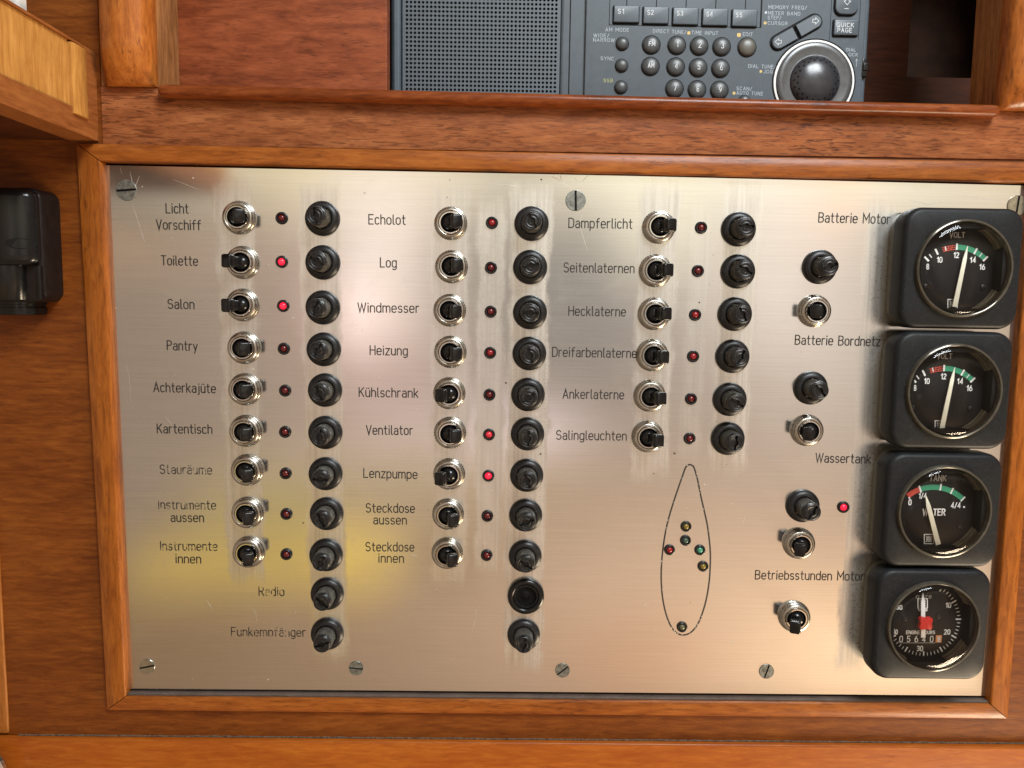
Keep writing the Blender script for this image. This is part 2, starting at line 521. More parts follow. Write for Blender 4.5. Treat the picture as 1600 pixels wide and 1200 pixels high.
M['led_off'] = led_mat('red lens unlit', (0.10, 0.008, 0.009))
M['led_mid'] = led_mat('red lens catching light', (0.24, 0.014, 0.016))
M['led_on'] = led_mat('red lens glowing', (0.6, 0.02, 0.04), 0.85, (1.0, 0.012, 0.045))
M['led_green'] = led_mat('green lens', (0.05, 0.24, 0.15))
M['led_amber'] = led_mat('amber lens', (0.17, 0.12, 0.02))
M['led_clear'] = led_mat('clear dark lens', (0.05, 0.08, 0.06))
M['led_olive'] = led_mat('olive lens', (0.10, 0.10, 0.05))

# lens sheet: clear, only its surface gloss shows
mt, t, b = new_mat('clear lens')
t.nodes.remove(b)
o_ = [n for n in t.nodes if n.type == 'OUTPUT_MATERIAL'][0]
tr = nn(t, 'ShaderNodeBsdfTransparent'); tr.inputs[0].default_value = (0.985, 0.985, 0.98, 1)
gl = nn(t, 'ShaderNodeBsdfGlossy'); gl.inputs['Roughness'].default_value = 0.06
fr = nn(t, 'ShaderNodeFresnel'); fr.inputs[0].default_value = 1.33
mxs = nn(t, 'ShaderNodeMixShader')
t.links.new(fr.outputs[0], mxs.inputs[0]); t.links.new(tr.outputs[0], mxs.inputs[1]); t.links.new(gl.outputs[0], mxs.inputs[2])
t.links.new(mxs.outputs[0], o_.inputs[0])
M['lens'] = mt


def steel_material():
    mt, t, b = new_mat('brushed stainless panel')
    tc = nn(t, 'ShaderNodeTexCoord')
    sep = nn(t, 'ShaderNodeSeparateXYZ')
    t.links.new(tc.outputs['Object'], sep.inputs[0])
    X, Z = sep.outputs[0], sep.outputs[2]
    co = tc.outputs['Object']
    br = noise(t, obj_coords(t, (18, 1500, 1500), False), 1.0, 4, 0.7)         # brushing along x
    cloud = noise(t, obj_coords(t, (1, 1, 1), False), 22, 4, 0.55)
    grit = noise(t, co, 420, 4, 0.65)
    vst = noise(t, obj_coords(t, (520, 520, 14), False), 1.0, 4, 0.65)          # wiped streaks along z
    # dull wiped bands that run down the columns of switches and fuses
    bands = [(P(376, 600)[0], 9.5, P(376, 300)[1], P(376, 900)[1], 0.8), (P(506, 600)[0], 9.5, P(506, 300)[1], P(506, 1020)[1], 0.8),
             (P(703, 600)[0], 9.5, P(703, 300)[1], P(703, 905)[1], 0.6), (P(766, 600)[0], 7, P(766, 320)[1], P(766, 890)[1], 0.65),
             (P(825, 600)[0], 10.5, P(825, 300)[1], P(825, 1040)[1], 1.0), (P(1022, 500)[0], 10, P(1022, 300)[1], P(1022, 740)[1], 0.8),
             (P(1086, 500)[0], 5, P(1086, 330)[1], P(1086, 710)[1], 0.4), (P(1147, 500)[0], 10, P(1147, 300)[1], P(1147, 730)[1], 0.9)]
    bands += [(P(fx, fy, 18.4)[0] - 33.5, 7.5, P(fx, fy, 18.4)[1] + 30, P(fx, fy, 18.4)[1] - 30, 1.0) for (fx, fy) in ((1504.2, 419.8), (1488.8, 611.2), (1473.6, 798.7), (1456.7, 977.9))]  # dusty bands beside the gauges, hazed to lighten their dark reflections
    wob = mth(t, 'MULTIPLY', mth(t, 'SUBTRACT', noise(t, obj_coords(t, (70, 70, 40), False), 1.0, 4, 0.65), 0.5), 0.011)
    tot = None
    for (xc, hw, zt, zb, amt) in bands:
        lean = mth(t, 'MULTIPLY', mth(t, 'SUBTRACT', Z, -0.06), 0.012 * (xc / 100) if xc < 160 else 0.0)
        dx = mth(t, 'ABSOLUTE', mth(t, 'ADD', mth(t, 'SUBTRACT', mth(t, 'SUBTRACT', X, xc * MM), lean), wob))
        mr = nn(t, 'ShaderNodeMapRange', interpolation_type='SMOOTHSTEP')
        t.links.new(dx, mr.inputs['Value'])
        mr.inputs['From Min'].default_value = (hw + 1.8) * MM
        mr.inputs['From Max'].default_value = (hw - 1.8) * MM
        zc, zh = (zt + zb) / 2, (zt - zb) / 2
        dz = mth(t, 'ABSOLUTE', mth(t, 'ADD', mth(t, 'SUBTRACT', Z, zc * MM), mth(t, 'MULTIPLY', wob, 2.0)))
        mr2 = nn(t, 'ShaderNodeMapRange', interpolation_type='SMOOTHSTEP')
        t.links.new(dz, mr2.inputs['Value'])
        mr2.inputs['From Min'].default_value = (zh + 9) * MM
        mr2.inputs['From Max'].default_value = (zh - 7) * MM
        k = mth(t, 'MULTIPLY', mth(t, 'MULTIPLY', mr.outputs[0], mr2.outputs[0]), amt)
        tot = k if tot is None else mth(t, 'MAXIMUM', tot, k)
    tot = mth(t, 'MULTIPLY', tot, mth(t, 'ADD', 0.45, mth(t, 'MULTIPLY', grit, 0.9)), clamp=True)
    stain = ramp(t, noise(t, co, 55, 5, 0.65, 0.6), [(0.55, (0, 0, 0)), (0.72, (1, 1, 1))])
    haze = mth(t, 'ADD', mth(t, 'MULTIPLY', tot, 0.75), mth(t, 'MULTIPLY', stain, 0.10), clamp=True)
    # colour
    c = ramp(t, br, [(0.25, (0.63, 0.635, 0.62)), (0.75, (0.73, 0.735, 0.72))])
    c = mixc(t, mth(t, 'MULTIPLY', cloud, 0.3), c, (0.60, 0.58, 0.56))
    c = mixc(t, mth(t, 'MULTIPLY', haze, 0.5), c, (0.72, 0.72, 0.67))
    t.links.new(c, b.inputs['Base Color'])
    b.inputs['Metallic'].default_value = 1.0
    t.links.new(mth(t, 'SUBTRACT', 1.0, mth(t, 'MULTIPLY', haze, 0.30)), b.inputs['Metallic'])
    r = mth(t, 'ADD', 0.085, mth(t, 'MULTIPLY', br, 0.04))
    r = mth(t, 'ADD', r, mth(t, 'MULTIPLY', cloud, 0.07))
    r = mth(t, 'ADD', r, mth(t, 'MULTIPLY', haze, 0.22))
    bp = nn(t, 'ShaderNodeBump')
    bp.inputs['Strength'].default_value = 0.03
    bp.inputs['Distance'].default_value = 0.00002
    h = br
    c = mixc(t, mth(t, 'MULTIPLY', mth(t, 'MULTIPLY', mth(t, 'SUBTRACT', vst, 0.42, clamp=True), tot), 2.6, clamp=True), c, (0.42, 0.41, 0.385))
    t.links.new(c, b.inputs['Base Color'])
    t.links.new(h, bp.inputs['Height'])
    t.links.new(bp.outputs[0], b.inputs['Normal'])
    # a polished core under the satin haze of the worn brushing
    gl = nn(t, 'ShaderNodeBsdfAnisotropic', distribution='BECKMANN')
    t.links.new(c, gl.inputs['Color'])
    t.links.new(r, gl.inputs['Roughness'])
    t.links.new(bp.outputs[0], gl.inputs['Normal'])
    t.links.new(mth(t, 'ADD', 0.42, mth(t, 'MULTIPLY', haze, 0.15)), b.inputs['Roughness'])
    ms = nn(t, 'ShaderNodeMixShader')
    t.links.new(mth(t, 'ADD', 0.13, mth(t, 'MULTIPLY', haze, 0.42)), ms.inputs[0])
    t.links.new(gl.outputs[0], ms.inputs[1])
    t.links.new(b.outputs[0], ms.inputs[2])
    t.links.new(ms.outputs[0], [n for n in t.nodes if n.type == 'OUTPUT_MATERIAL'][0].inputs[0])
    return mt


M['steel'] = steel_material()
M['scratch'] = plain('bare scratch', (0.66, 0.63, 0.57), 0.45, 0.8, var=0.3)
M['speck'] = plain('dried splash', (0.62, 0.55, 0.45), 0.6, 0.1, var=0.5, vscale=500)
M['speck_dark'] = plain('dark pit', (0.10, 0.07, 0.05), 0.6, 0.2, var=0.5, vscale=500)


# ------------------------------------------------------------------ stroke lettering
def arc(cx, cy, rx, ry, a0, a1, n=7):
    return [(cx + rx * math.cos(math.radians(a0 + (a1 - a0) * i / n)), cy + ry * math.sin(math.radians(a0 + (a1 - a0) * i / n))) for i in range(n + 1)]


def oval(w, h, y=0.0):
    r = w / 2
    return arc(r, y + h - r, r, r, 0, 180) + arc(r, y + r, r, r, 180, 360) + [(w, y + h - r)]


def sshape(w, h):
    r = w / 2
    u = h * 0.27
    return (arc(r, h - u, r * 0.95, u, 30, 180, 6) + arc(r, h - u, r * 0.95, u * 0.9, 180, 245, 3) +
            arc(r, u, r, u * 0.95, 65, 0, 3) + arc(r, u, r, u, 0, -150, 7))


def dot(x, y):
    return [(x, y - 0.03), (x, y + 0.03)]


ARCH = lambda x, w: [(x, 0)] + [(x, 0.48)] + arc(x + w / 2, 0.48, w / 2, 0.22, 180, 0) + [(x + w, 0)]
A_LOW = [arc(.21, .50, .19, .20, 155, 0) + [(.40, 0)],
         [(.40, .40), (.18, .40)] + arc(.18, .20, .18, .20, 90, 270) + [(.26, 0), (.40, .12)]]
U_LOW = [[(0, .7)] + arc(.2, .22, .2, .22, 180, 360) + [(.4, .7)], [(.4, .24), (.4, 0)]]
G = {
    'a': (.40, A_LOW), 'ä': (.40, A_LOW + [dot(.10, .93), dot(.30, .93)]),
    'b': (.42, [[(0, 0), (0, 1)], oval(.42, .7)]), 'c': (.38, [arc(.2, .49, .2, .21, 35, 180) + arc(.2, .21, .2, .21, 180, 325)]),
    'd': (.42, [[(.42, 0), (.42, 1)], oval(.42, .7)]),
    'e': (.42, [[(0, .36), (.42, .36)] + arc(.21, .49, .21, .21, 0, 180) + arc(.21, .21, .21, .21, 180, 325)]),
    'f': (.32, [[(.32, 1)] + arc(.28, .83, .16, .17, 90, 180) + [(.12, 0)], [(0, .66), (.30, .66)]]),
    'g': (.42, [oval(.42, .7), [(.42, .7), (.42, -.08)] + arc(.21, -.08, .21, .18, 0, -140)]),
    'h': (.40, [[(0, 0), (0, 1)], ARCH(0, .4)[1:]]), 'i': (.06, [[(.03, 0), (.03, .7)], dot(.03, .95)]),
    'j': (.16, [[(.13, .7), (.13, -.1)] + arc(0, -.1, .13, .14, 0, -80), dot(.13, .95)]),
    'k': (.38, [[(0, 0), (0, 1)], [(.36, .7), (0, .26)], [(.12, .40), (.38, 0)]]), 'l': (.12, [[(.02, 1), (.02, .14)] + arc(.14, .14, .12, .14, 180, 270)]),
    'm': (.68, [[(0, 0), (0, .7)], ARCH(0, .34)[1:], ARCH(.34, .34)[1:]]), 'n': (.40, [[(0, 0), (0, .7)], ARCH(0, .4)[1:]]),
    'o': (.42, [oval(.42, .7)]), 'p': (.42, [[(0, -.28), (0, .7)], oval(.42, .7)]),
    'r': (.27, [[(0, 0), (0, .7)], [(0, .44)] + arc(.2, .46, .2, .24, 180, 70)]),
    's': (.36, [sshape(.36, .7)]), 't': (.30, [[(.12, .96), (.12, .16)] + arc(.27, .16, .15, .16, 180, 280), [(0, .68), (.29, .68)]]),
    'u': (.40, U_LOW), 'ü': (.40, U_LOW + [dot(.10, .93), dot(.30, .93)]),
    'v': (.40, [[(0, .7), (.2, 0), (.4, .7)]]), 'w': (.60, [[(0, .7), (.15, 0), (.3, .6), (.45, 0), (.6, .7)]]),
    'y': (.40, [[(0, .7), (.21, .02)], [(.40, .7), (.12, -.28)]]), 'z': (.38, [[(0, .7), (.38, .7), (0, 0), (.38, 0)]]),
    'A': (.54, [[(0, 0), (.27, 1), (.54, 0)], [(.10, .32), (.44, .32)]]),
    'B': (.50, [[(0, 0), (0, 1), (.24, 1)] + arc(.24, .765, .23, .235, 90, -90) + [(0, .53)], [(.24, .53)] + arc(.24, .265, .26, .265, 90, -90) + [(0, 0)]]),
    'C': (.48, [arc(.25, .74, .25, .26, 30, 180) + arc(.25, .26, .25, .26, 180, 330)]),
    'D': (.50, [[(0, 0), (0, 1), (.22, 1)] + arc(.22, .72, .28, .28, 90, 0) + arc(.22, .28, .28, .28, 0, -90) + [(0, 0)]]),
    'E': (.44, [[(.44, 1), (0, 1), (0, 0), (.44, 0)], [(0, .53), (.38, .53)]]), 'F': (.42, [[(.42, 1), (0, 1), (0, 0)], [(0, .53), (.36, .53)]]),
    'G': (.50, [arc(.25, .74, .25, .26, 30, 180) + arc(.25, .26, .25, .26, 180, 360) + [(.5, .48), (.28, .48)]]),
    'H': (.50, [[(0, 0), (0, 1)], [(.5, 0), (.5, 1)], [(0, .52), (.5, .52)]]), 'I': (.06, [[(.03, 0), (.03, 1)]]),
    'J': (.36, [[(.36, 1), (.36, .2)] + arc(.18, .2, .18, .2, 0, -160)]),
    'K': (.48, [[(0, 0), (0, 1)], [(.46, 1), (0, .40)], [(.15, .60), (.48, 0)]]), 'L': (.42, [[(0, 1), (0, 0), (.42, 0)]]),
    'M': (.62, [[(0, 0), (0, 1), (.31, .35), (.62, 1), (.62, 0)]]), 'N': (.52, [[(0, 0), (0, 1), (.52, 0), (.52, 1)]]),
    'O': (.50, [oval(.50, 1)]), 'P': (.46, [[(0, 0), (0, 1), (.21, 1)] + arc(.21, .74, .25, .26, 90, -90) + [(0, .48)]]),
    'Q': (.50, [oval(.50, 1), [(.28, .22), (.52, -.04)]]),
    'R': (.48, [[(0, 0), (0, 1), (.22, 1)] + arc(.22, .75, .25, .25, 90, -90) + [(0, .50)], [(.22, .50), (.48, 0)]]),
    'S': (.48, [sshape(.48, 1)]), 'T': (.48, [[(0, 1), (.48, 1)], [(.24, 1), (.24, 0)]]),
    'U': (.50, [[(0, 1)] + arc(.25, .25, .25, .25, 180, 360) + [(.5, 1)]]), 'V': (.52, [[(0, 1), (.26, 0), (.52, 1)]]),
    'W': (.76, [[(0, 1), (.19, 0), (.38, .9), (.57, 0), (.76, 1)]]), 'X': (.5, [[(0, 0), (.5, 1)], [(0, 1), (.5, 0)]]),
    'Y': (.5, [[(0, 1), (.25, .45), (.5, 1)], [(.25, .45), (.25, 0)]]), 'Z': (.48, [[(0, 1), (.48, 1), (0, 0), (.48, 0)]]),
    '0': (.46, [oval(.46, 1)]), '1': (.26, [[(0, .78), (.22, 1), (.22, 0)]]),
    '2': (.46, [arc(.23, .76, .23, .24, 165, -25) + [(0, 0), (.46, 0)]]),
    '3': (.46, [arc(.22, .76, .22, .24, 150, -70) + [(.18, .54)], [(.18, .54)] + arc(.22, .27, .24, .27, 75, -150)]),
    '4': (.48, [[(.36, 0), (.36, 1), (0, .28), (.48, .28)]]),
    '5': (.46, [[(.42, 1), (.05, 1), (.02, .55)] + arc(.22, .31, .24, .31, 110, -150)]),
    '6': (.46, [oval(.46, .60), [(0, .30), (.04, .62), (.28, 1)]]),
    '7': (.44, [[(0, 1), (.44, 1), (.14, 0)]]), '8': (.46, [oval(.40, .50, .50), oval(.46, .50)]),
    '9': (.46, [oval(.46, .60, .40), [(.46, .70), (.42, .38), (.18, 0)]]),
    '/': (.36, [[(0, -.05), (.36, 1.05)]]), '-': (.3, [[(0, .48), (.3, .48)]]), '.': (.06, [dot(.03, .03)]), ' ': (.26, []),
}


def ribbon(mb, pts, w, d, mat=0, closed=False, cap=True):
    """flat mitred strip through pts (x, z in mm)"""
    q = [pts[0]]
    for p in pts[1:]:
        if math.hypot(p[0] - q[-1][0], p[1] - q[-1][1]) > w * 0.08: q.append(p)
    if closed and math.hypot(q[0][0] - q[-1][0], q[0][1] - q[-1][1]) < w * 0.08: q.pop()
    n = len(q)
    if n < 2: return
    nrm = []
    segs = n if closed else n - 1
    for i in range(segs):
        a, b_ = q[i], q[(i + 1) % n]
        l = math.hypot(b_[0] - a[0], b_[1] - a[1])
        nrm.append((-(b_[1] - a[1]) / l, (b_[0] - a[0]) / l))
    L_, R_ = [], []
    for i in range(n):
        if closed: n0, n1 = nrm[i - 1], nrm[i]
        else: n0, n1 = nrm[max(i - 1, 0)], nrm[min(i, segs - 1)]
        sx, sz = n0[0] + n1[0], n0[1] + n1[1]
        l2 = sx * sx + sz * sz
        if l2 < 0.25: l2 = 0.25
        k = 2 / l2 * w / 2
        L_.append((q[i][0] + sx * k, q[i][1] + sz * k, d)); R_.append((q[i][0] - sx * k, q[i][1] - sz * k, d))
    verts = L_ + R_
    faces = [(i, n + i, n + (i + 1) % n, (i + 1) % n) for i in range(segs)]
    if cap and not closed:
        for (i, nx, sg) in ((0, nrm[0], 1), (n - 1, nrm[-1], -1)):
            a0 = math.atan2(nx[1], nx[0])
            ids = []
            for k in range(1, 4):
                a = a0 + sg * PI * k / 4
                ids.append(len(verts)); verts.append((q[i][0] + w / 2 * math.cos(a), q[i][1] + w / 2 * math.sin(a), d))
            faces.append((i, *ids, n + i))
    mb.add(verts, faces, mat)


def lettering(mb, text, a, b_, cap, stroke, d, wear=0.0, gap=0.20, mat=0, align='fit', rng=rnd):
    """text from a to b_ (mm) on its baseline, cap height and stroke in mm"""
    ex, ez = b_[0] - a[0], b_[1] - a[1]
    L = math.hypot(ex, ez)
    ex, ez = ex / L, ez / L
    adv, x = [], 0.0
    for ch in text:
        adv.append(x); x += G[ch][0] + gap
    total = x - gap
    sx = (L - stroke) / total
    step = 0
    for ch, x0 in zip(text, adv):
        for st in G[ch][1]:
            step = (step + 1) % 5
            pl = [(p[0], p[1]) for p in st]
            if wear > 0:
                den = [pl[0]]
                for p in pl[1:]:
                    k = max(1, int(math.hypot(p[0] - den[-1][0], p[1] - den[-1][1]) / 0.07))
                    s0 = den[-1]
                    for i in range(1, k + 1): den.append((s0[0] + (p[0] - s0[0]) * i / k, s0[1] + (p[1] - s0[1]) * i / k))
                runs, cur, gone = [], [den[0]], rng.random() < wear
                for p in den[1:]:
                    if rng.random() < 0.3: gone = rng.random() < wear
                    if gone:
                        if len(cur) > 1: runs.append(cur)
                        cur = [p]
                    else: cur.append(p)
                if len(cur) > 1: runs.append(cur)
            else: runs = [pl]
            for r_ in runs:
                pts = []
                for (px, py) in r_:
                    X = (x0 + px) * sx + stroke / 2
                    Y = py * cap
                    pts.append((a[0] + ex * X - ez * Y, a[1] + ez * X + ex * Y))
                ribbon(mb, pts, stroke, d + 0.02 * step, mat)


# ------------------------------------------------------------------ setting: the woodwork
def plate_with_holes(mb, x0, x1, z0, z1, holes, d0, d1):
    xs = sorted({x0, x1, *[h[0] for h in holes], *[h[1] for h in holes]})
    zs = sorted({z0, z1, *[h[2] for h in holes], *[h[3] for h in holes]})
    for i in range(len(xs) - 1):
        for j in range(len(zs) - 1):
            cx, cz = (xs[i] + xs[i + 1]) / 2, (zs[j] + zs[j + 1]) / 2
            if any(h[0] < cx < h[1] and h[2] < cz < h[3] for h in holes): continue
            mb.add([(xs[i], zs[j], d1), (xs[i + 1], zs[j], d1), (xs[i + 1], zs[j + 1], d1), (xs[i], zs[j + 1], d1)], [(0, 1, 2, 3)])
    for (a, b_, c, e) in holes + [(x0, x1, z0, z1)]:
        v = [(a, c), (b_, c), (b_, e), (a, e)]
        for k in range(4):
            p, q = v[k], v[(k + 1) % 4]
            mb.add([(p[0], p[1], d1), (q[0], q[1], d1), (q[0], q[1], d0), (p[0], p[1], d0)], [(0, 1, 2, 3)])


BK = 2.0                                                    # bulkhead face
f_tl, f_tr, f_br, f_bl = P(119, 224, 4), P(1643, 254, 4), P(1574, 1123, 4), P(167, 1109, 4)
i_tl, i_tr, i_br, i_bl = P(157, 252, 5), P(1613, 285, 5), P(1548, 1101, 5), P(196, 1089, 5)
z_low = P(700, 1153, BK)[1]                                 # seam to the lower board
z_frame_top = (P(150, 224, BK)[1] + P(1600, 253, BK)[1]) / 2
x_seam = P(157, 120, BK)[0]
z_shelf = (P(245, 148, BK)[1] + P(1565, 172, BK)[1]) / 2
x_jl = P(245, 70, BK)[0]
x_jr = P(1566, 100, BK)[0]

mb = MB()
plate_with_holes(mb, -520, 560, z_low, 420,
                 [(x_seam, 480, z_frame_top, 380), (f_tl[0] + 6, f_tr[0] - 6, f_br[1] + 6, z_frame_top - 5)], -25, BK)
tag(mb.build('bulkhead', M['bulkhead'], angle=20), kind='structure')
mb = MB()
mb.add([(f_tl[0] - 2, f_bl[1] - 2, -6), (f_tr[0] + 2, f_bl[1] - 2, -6), (f_tr[0] + 2, f_tl[1] + 2, -6), (f_tl[0] - 2, f_tl[1] + 2, -6)], [(0, 1, 2, 3)])
tag(mb.build('recess_back', M['void']), kind='structure')
# board between the panel frame and the shelf, and the shelf floor behind it
mb = MB()
mb.slab(x_seam + 0.25, 479.7, z_frame_top + 0.2, z_shelf - 0.8, -24, BK + 0.8, 0.2)
mb.slab(x_seam + 0.27, x_jl - .1, z_shelf - 0.7, P(205, 134, 5)[1] - .1, -24, BK + 0.8, 0.1)
tag(mb.build('rail_board', M['rail_board']), kind='structure')
mb = MB()
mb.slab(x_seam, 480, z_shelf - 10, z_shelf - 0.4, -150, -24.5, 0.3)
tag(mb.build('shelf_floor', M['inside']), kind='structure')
# jambs on both sides of the shelf opening
for (a, b_, zj) in ((x_seam + 0.25, x_jl, P(205, 134, 5)[1]), (x_jr, x_jr + 60, z_shelf + 0.3)):
    mb = MB()
    mb.slab(a, b_, zj, 379, -25, BK + 0.3, 0.6)
    tag(mb.build('shelf_jamb', M['jamb']), kind='structure')
# back wall of the shelf with its dark opening
hx0, hx1, hz = P(1421, 60, -130)[0], P(1640, 60, -130)[0], P(1460, 121, -130)[1]
mb = MB()
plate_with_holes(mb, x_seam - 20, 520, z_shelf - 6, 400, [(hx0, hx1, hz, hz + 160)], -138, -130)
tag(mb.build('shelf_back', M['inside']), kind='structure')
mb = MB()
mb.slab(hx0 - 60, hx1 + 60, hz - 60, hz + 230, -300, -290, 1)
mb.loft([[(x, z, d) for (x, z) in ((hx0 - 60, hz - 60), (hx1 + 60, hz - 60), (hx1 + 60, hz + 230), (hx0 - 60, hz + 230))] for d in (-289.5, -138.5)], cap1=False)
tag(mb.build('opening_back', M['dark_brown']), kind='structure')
mb = MB()
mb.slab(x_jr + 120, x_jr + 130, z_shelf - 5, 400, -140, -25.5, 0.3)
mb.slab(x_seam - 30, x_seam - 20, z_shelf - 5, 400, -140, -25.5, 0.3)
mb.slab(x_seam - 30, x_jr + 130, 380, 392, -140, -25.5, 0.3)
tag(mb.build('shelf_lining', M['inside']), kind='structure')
# lower board
mb = MB()
mb.slab(-520, 560, -420, z_low - 0.6, -25, BK + 3.2, 1.2)
tag(mb.build('lower_board', M['lower']), kind='structure')
mb = MB()
zl = z_low - 0.3
pts, x = [], -262.0
while x < 330:
    h = 0.35 + 0.45 * rnd.random() * rnd.random()
    pts.append((x, h)); x += rnd.uniform(0.8, 3.0)
loops = [[(x, zl - 0.2, BK - 0.4) for (x, h) in pts], [(x, zl - 0.1 - h * .3, BK + 0.5) for (x, h) in pts], [(x, zl + h, BK + 0.08) for (x, h) in pts]]
mb.loft(loops, cap1=False, closed=False)
tag(mb.build('seam_filler', M['grime'], angle=180), kind='structure')
# strip at the far left
mb = MB()
xa = P(3, 1000, 3.4)[0]
mb.slab(xa - 60, xa + 0.6, z_low + 1, P(0, 540, BK)[1], BK + 0.1, 3.4, 0.8)
tag(mb.build('edge_strip', M['edge']), kind='structure')

# panel frame: four mitred rails
pf = thing('wooden_surround', 'orange brown wooden moulding framing the steel switch panel, mitred at its corners', 'surround')
PROF = [(0.0, BK - 3), (0.0, 3.9), (0.02, 4.3), (0.06, 4.5), (0.50, 4.8), (0.90, 4.9), (0.955, 4.7), (0.985, 4.2), (1.0, 3.4), (1.0, -4)]
for (oa, ob, ia, ib, mk) in ((f_tl, f_tr, i_tl, i_tr, 'frame_x'), (f_br, f_bl, i_br, i_bl, 'frame_x'), (f_bl, f_tl, i_bl, i_tl, 'frame_z'), (f_tr, f_br, i_tr, i_br, 'frame_z')):
    mb = MB()
    L = math.hypot(ob[0] - oa[0], ob[1] - oa[1])
    e = 0.28 / L
    la, lb = [], []
    for (t_, d) in PROF:
        A_ = (oa[0] + (ia[0] - oa[0]) * t_, oa[1] + (ia[1] - oa[1]) * t_)
        B_ = (ob[0] + (ib[0] - ob[0]) * t_, ob[1] + (ib[1] - ob[1]) * t_)
        la.append((A_[0] + (B_[0] - A_[0]) * e, A_[1] + (B_[1] - A_[1]) * e, d))
        lb.append((B_[0] + (A_[0] - B_[0]) * e, B_[1] + (A_[1] - B_[1]) * e, d))
    mb.loft([la, lb], cap0=True, cap1=True)
    mb.build('frame_rail', M[mk], pf)

mb = MB()
ribbon(mb, [f_tl, f_tr, f_br, f_bl], 1.1, BK + .05, closed=True)  # thin dark strip drawn in place of an open gap round the frame
mb.build('dark_seam', M['seam'], pf, recalc=False)
mb = MB()
q = [(i_bl[0] + .2, i_bl[1] + .75), (i_br[0] - .2, i_br[1] + .75), (i_br[0] - .2, i_br[1] - .05), (i_bl[0] + .2, i_bl[1] - .05)]
mb.loft([[(x, z, d) for (x, z) in q] for d in (-3, 3.3)], cap1=True)
mb.build('rebate_strip', M['rebate'], pf)

# rounded posts at the sides of the shelf opening
def post(x0, x1, zb, label, mirror):
    mb = MB()
    n = 12
    w = x1 - x0
    sec = [(0.0, 0.0), (0.0, 0.32)] + [(0.06 + 0.80 * i / n, 0.45 + 0.55 * math.sin(PI * (0.16 + 0.62 * i / n))) for i in range(n + 1)] + [(0.955, 0.62), (0.99, 0.40), (1.0, 0.15), (1.0, 0.0)]
    if mirror: sec = [(1 - a, b_) for (a, b_) in reversed(sec)]
    loops = []
    for (z, k) in ((zb, 0.30), (zb + 0.8, 0.42), (zb + 3, 0.58), (zb + 8, 0.80), (zb + 13, 0.95), (zb + 18, 1.0), (zb + 300, 1.0)):
        loops.append([(x0 + w * a, z, BK + 0.35 + 13 * b_ * (k if b_ > 0 else 1)) for (a, b_) in sec])
    mb.loft(loops, cap0=True, cap1=True)
    tag(mb.build('rounded_post', M['post'], angle=50), label, 'post', 'rounded posts beside the shelf opening')


zpb = P(205, 134, 5)[1]
post(P(164, 90, 4)[0], P(244, 90, 4)[0], zpb, 'rounded glossy wooden post left of the shelf opening, seen nearly whole', False)
post(P(1562, 100, 4)[0], P(1642, 100, 4)[0], P(1590, 172, 5)[1], 'rounded glossy wooden post in the upper right corner beside the shelf', True)
# shelf lip
mb = MB()
xa, xb = P(246, 146, 9)[0], P(1564, 172, 9)[0]
n = 14
loops = []
for (x, k) in ((xa, 0.55), (xa + 0.6, 0.8), (xa + 1.6, 0.95), (xa + 3, 1.0), (xb - 3, 1.0), (xb - 1.6, 0.95), (xb - 0.6, 0.8), (xb, 0.5)):
    loops.append([(x, z_shelf + 1.0 - 3.1 * (x - xa) / (xb - xa) + k * 3.0 * math.sin(2 * PI * i / n) * 1.0, 5.6 + 4.6 * (k if math.cos(2 * PI * i / n) > 0 else 1) * math.copysign(abs(math.cos(2 * PI * i / n)) ** 0.6, math.cos(2 * PI * i / n))) for i in range(n)])
mb.loft(loops, cap0=True, cap1=True)
tag(mb.build('shelf_lip', M['lip'], angle=50), 'dark red brown rounded wooden lip along the front edge of the radio shelf', 'shelf lip')
# partition beside the radio
mb = MB()
mb.slab(x_jl - 12, P(605, 70, -26)[0], z_shelf + 0.2, 360, -36, -25.6, 0.7)
tag(mb.build('partition_board', M['partition']), 'reddish mahogany board closing the left part of the shelf', 'board')

# locker at the upper left, its side runs towards the viewer
lk = thing('side_locker', 'wooden locker side with a pale inlaid panel in the upper left corner', 'locker')
xl = P(154, 200, BK)[0]
zl0 = P(154, 221, BK)[1]
zl1 = P(140, 78, BK)[1]
mb = MB()
for (a, b_, c, e, q0, q1) in ((xl - 14, xl, zl0, zl0 + 11.5, BK + .1, 190), (xl - 14, xl, zl0 + 42, zl0 + 43.2, BK + .1, 190), (xl - 14, xl, zl0 + 11.5, zl0 + 42, BK + .1, 13)):
    v = [(a, c, q0), (b_, c, q0), (b_, e, q0), (a, e, q0), (a, c, q1), (b_, c, q1), (b_, e, q1), (a, e, q1)]
    mb.add(v, [(0, 1, 2, 3), (4, 5, 6, 7), (0, 1, 5, 4), (1, 2, 6, 5), (2, 3, 7, 6), (3, 0, 4, 7)])
mb.build('side_board', M['case'], lk)
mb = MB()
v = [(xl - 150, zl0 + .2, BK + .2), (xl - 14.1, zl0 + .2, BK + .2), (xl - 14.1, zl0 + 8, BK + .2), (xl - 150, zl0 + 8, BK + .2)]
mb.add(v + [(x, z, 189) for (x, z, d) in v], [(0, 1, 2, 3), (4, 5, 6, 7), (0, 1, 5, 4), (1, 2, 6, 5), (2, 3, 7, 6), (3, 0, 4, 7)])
mb.build('bottom_board', M['inside'], lk)  # darker shelf wood puts the shade under the locker into its colour
mb = MB()
v = [(xl - 8, zl0 + 11.6, 26), (xl - 1.2, zl0 + 11.6, 26), (xl - 1.2, zl0 + 41.9, 26), (xl - 8, zl0 + 41.9, 26)]
mb.add(v + [(x, z, 189) for (x, z, d) in v], [(0, 1, 2, 3), (4, 5, 6, 7), (0, 1, 5, 4), (1, 2, 6, 5), (2, 3, 7, 6), (3, 0, 4, 7)])
mb.build('inlay_panel', M['inlay'], lk)
mb = MB()
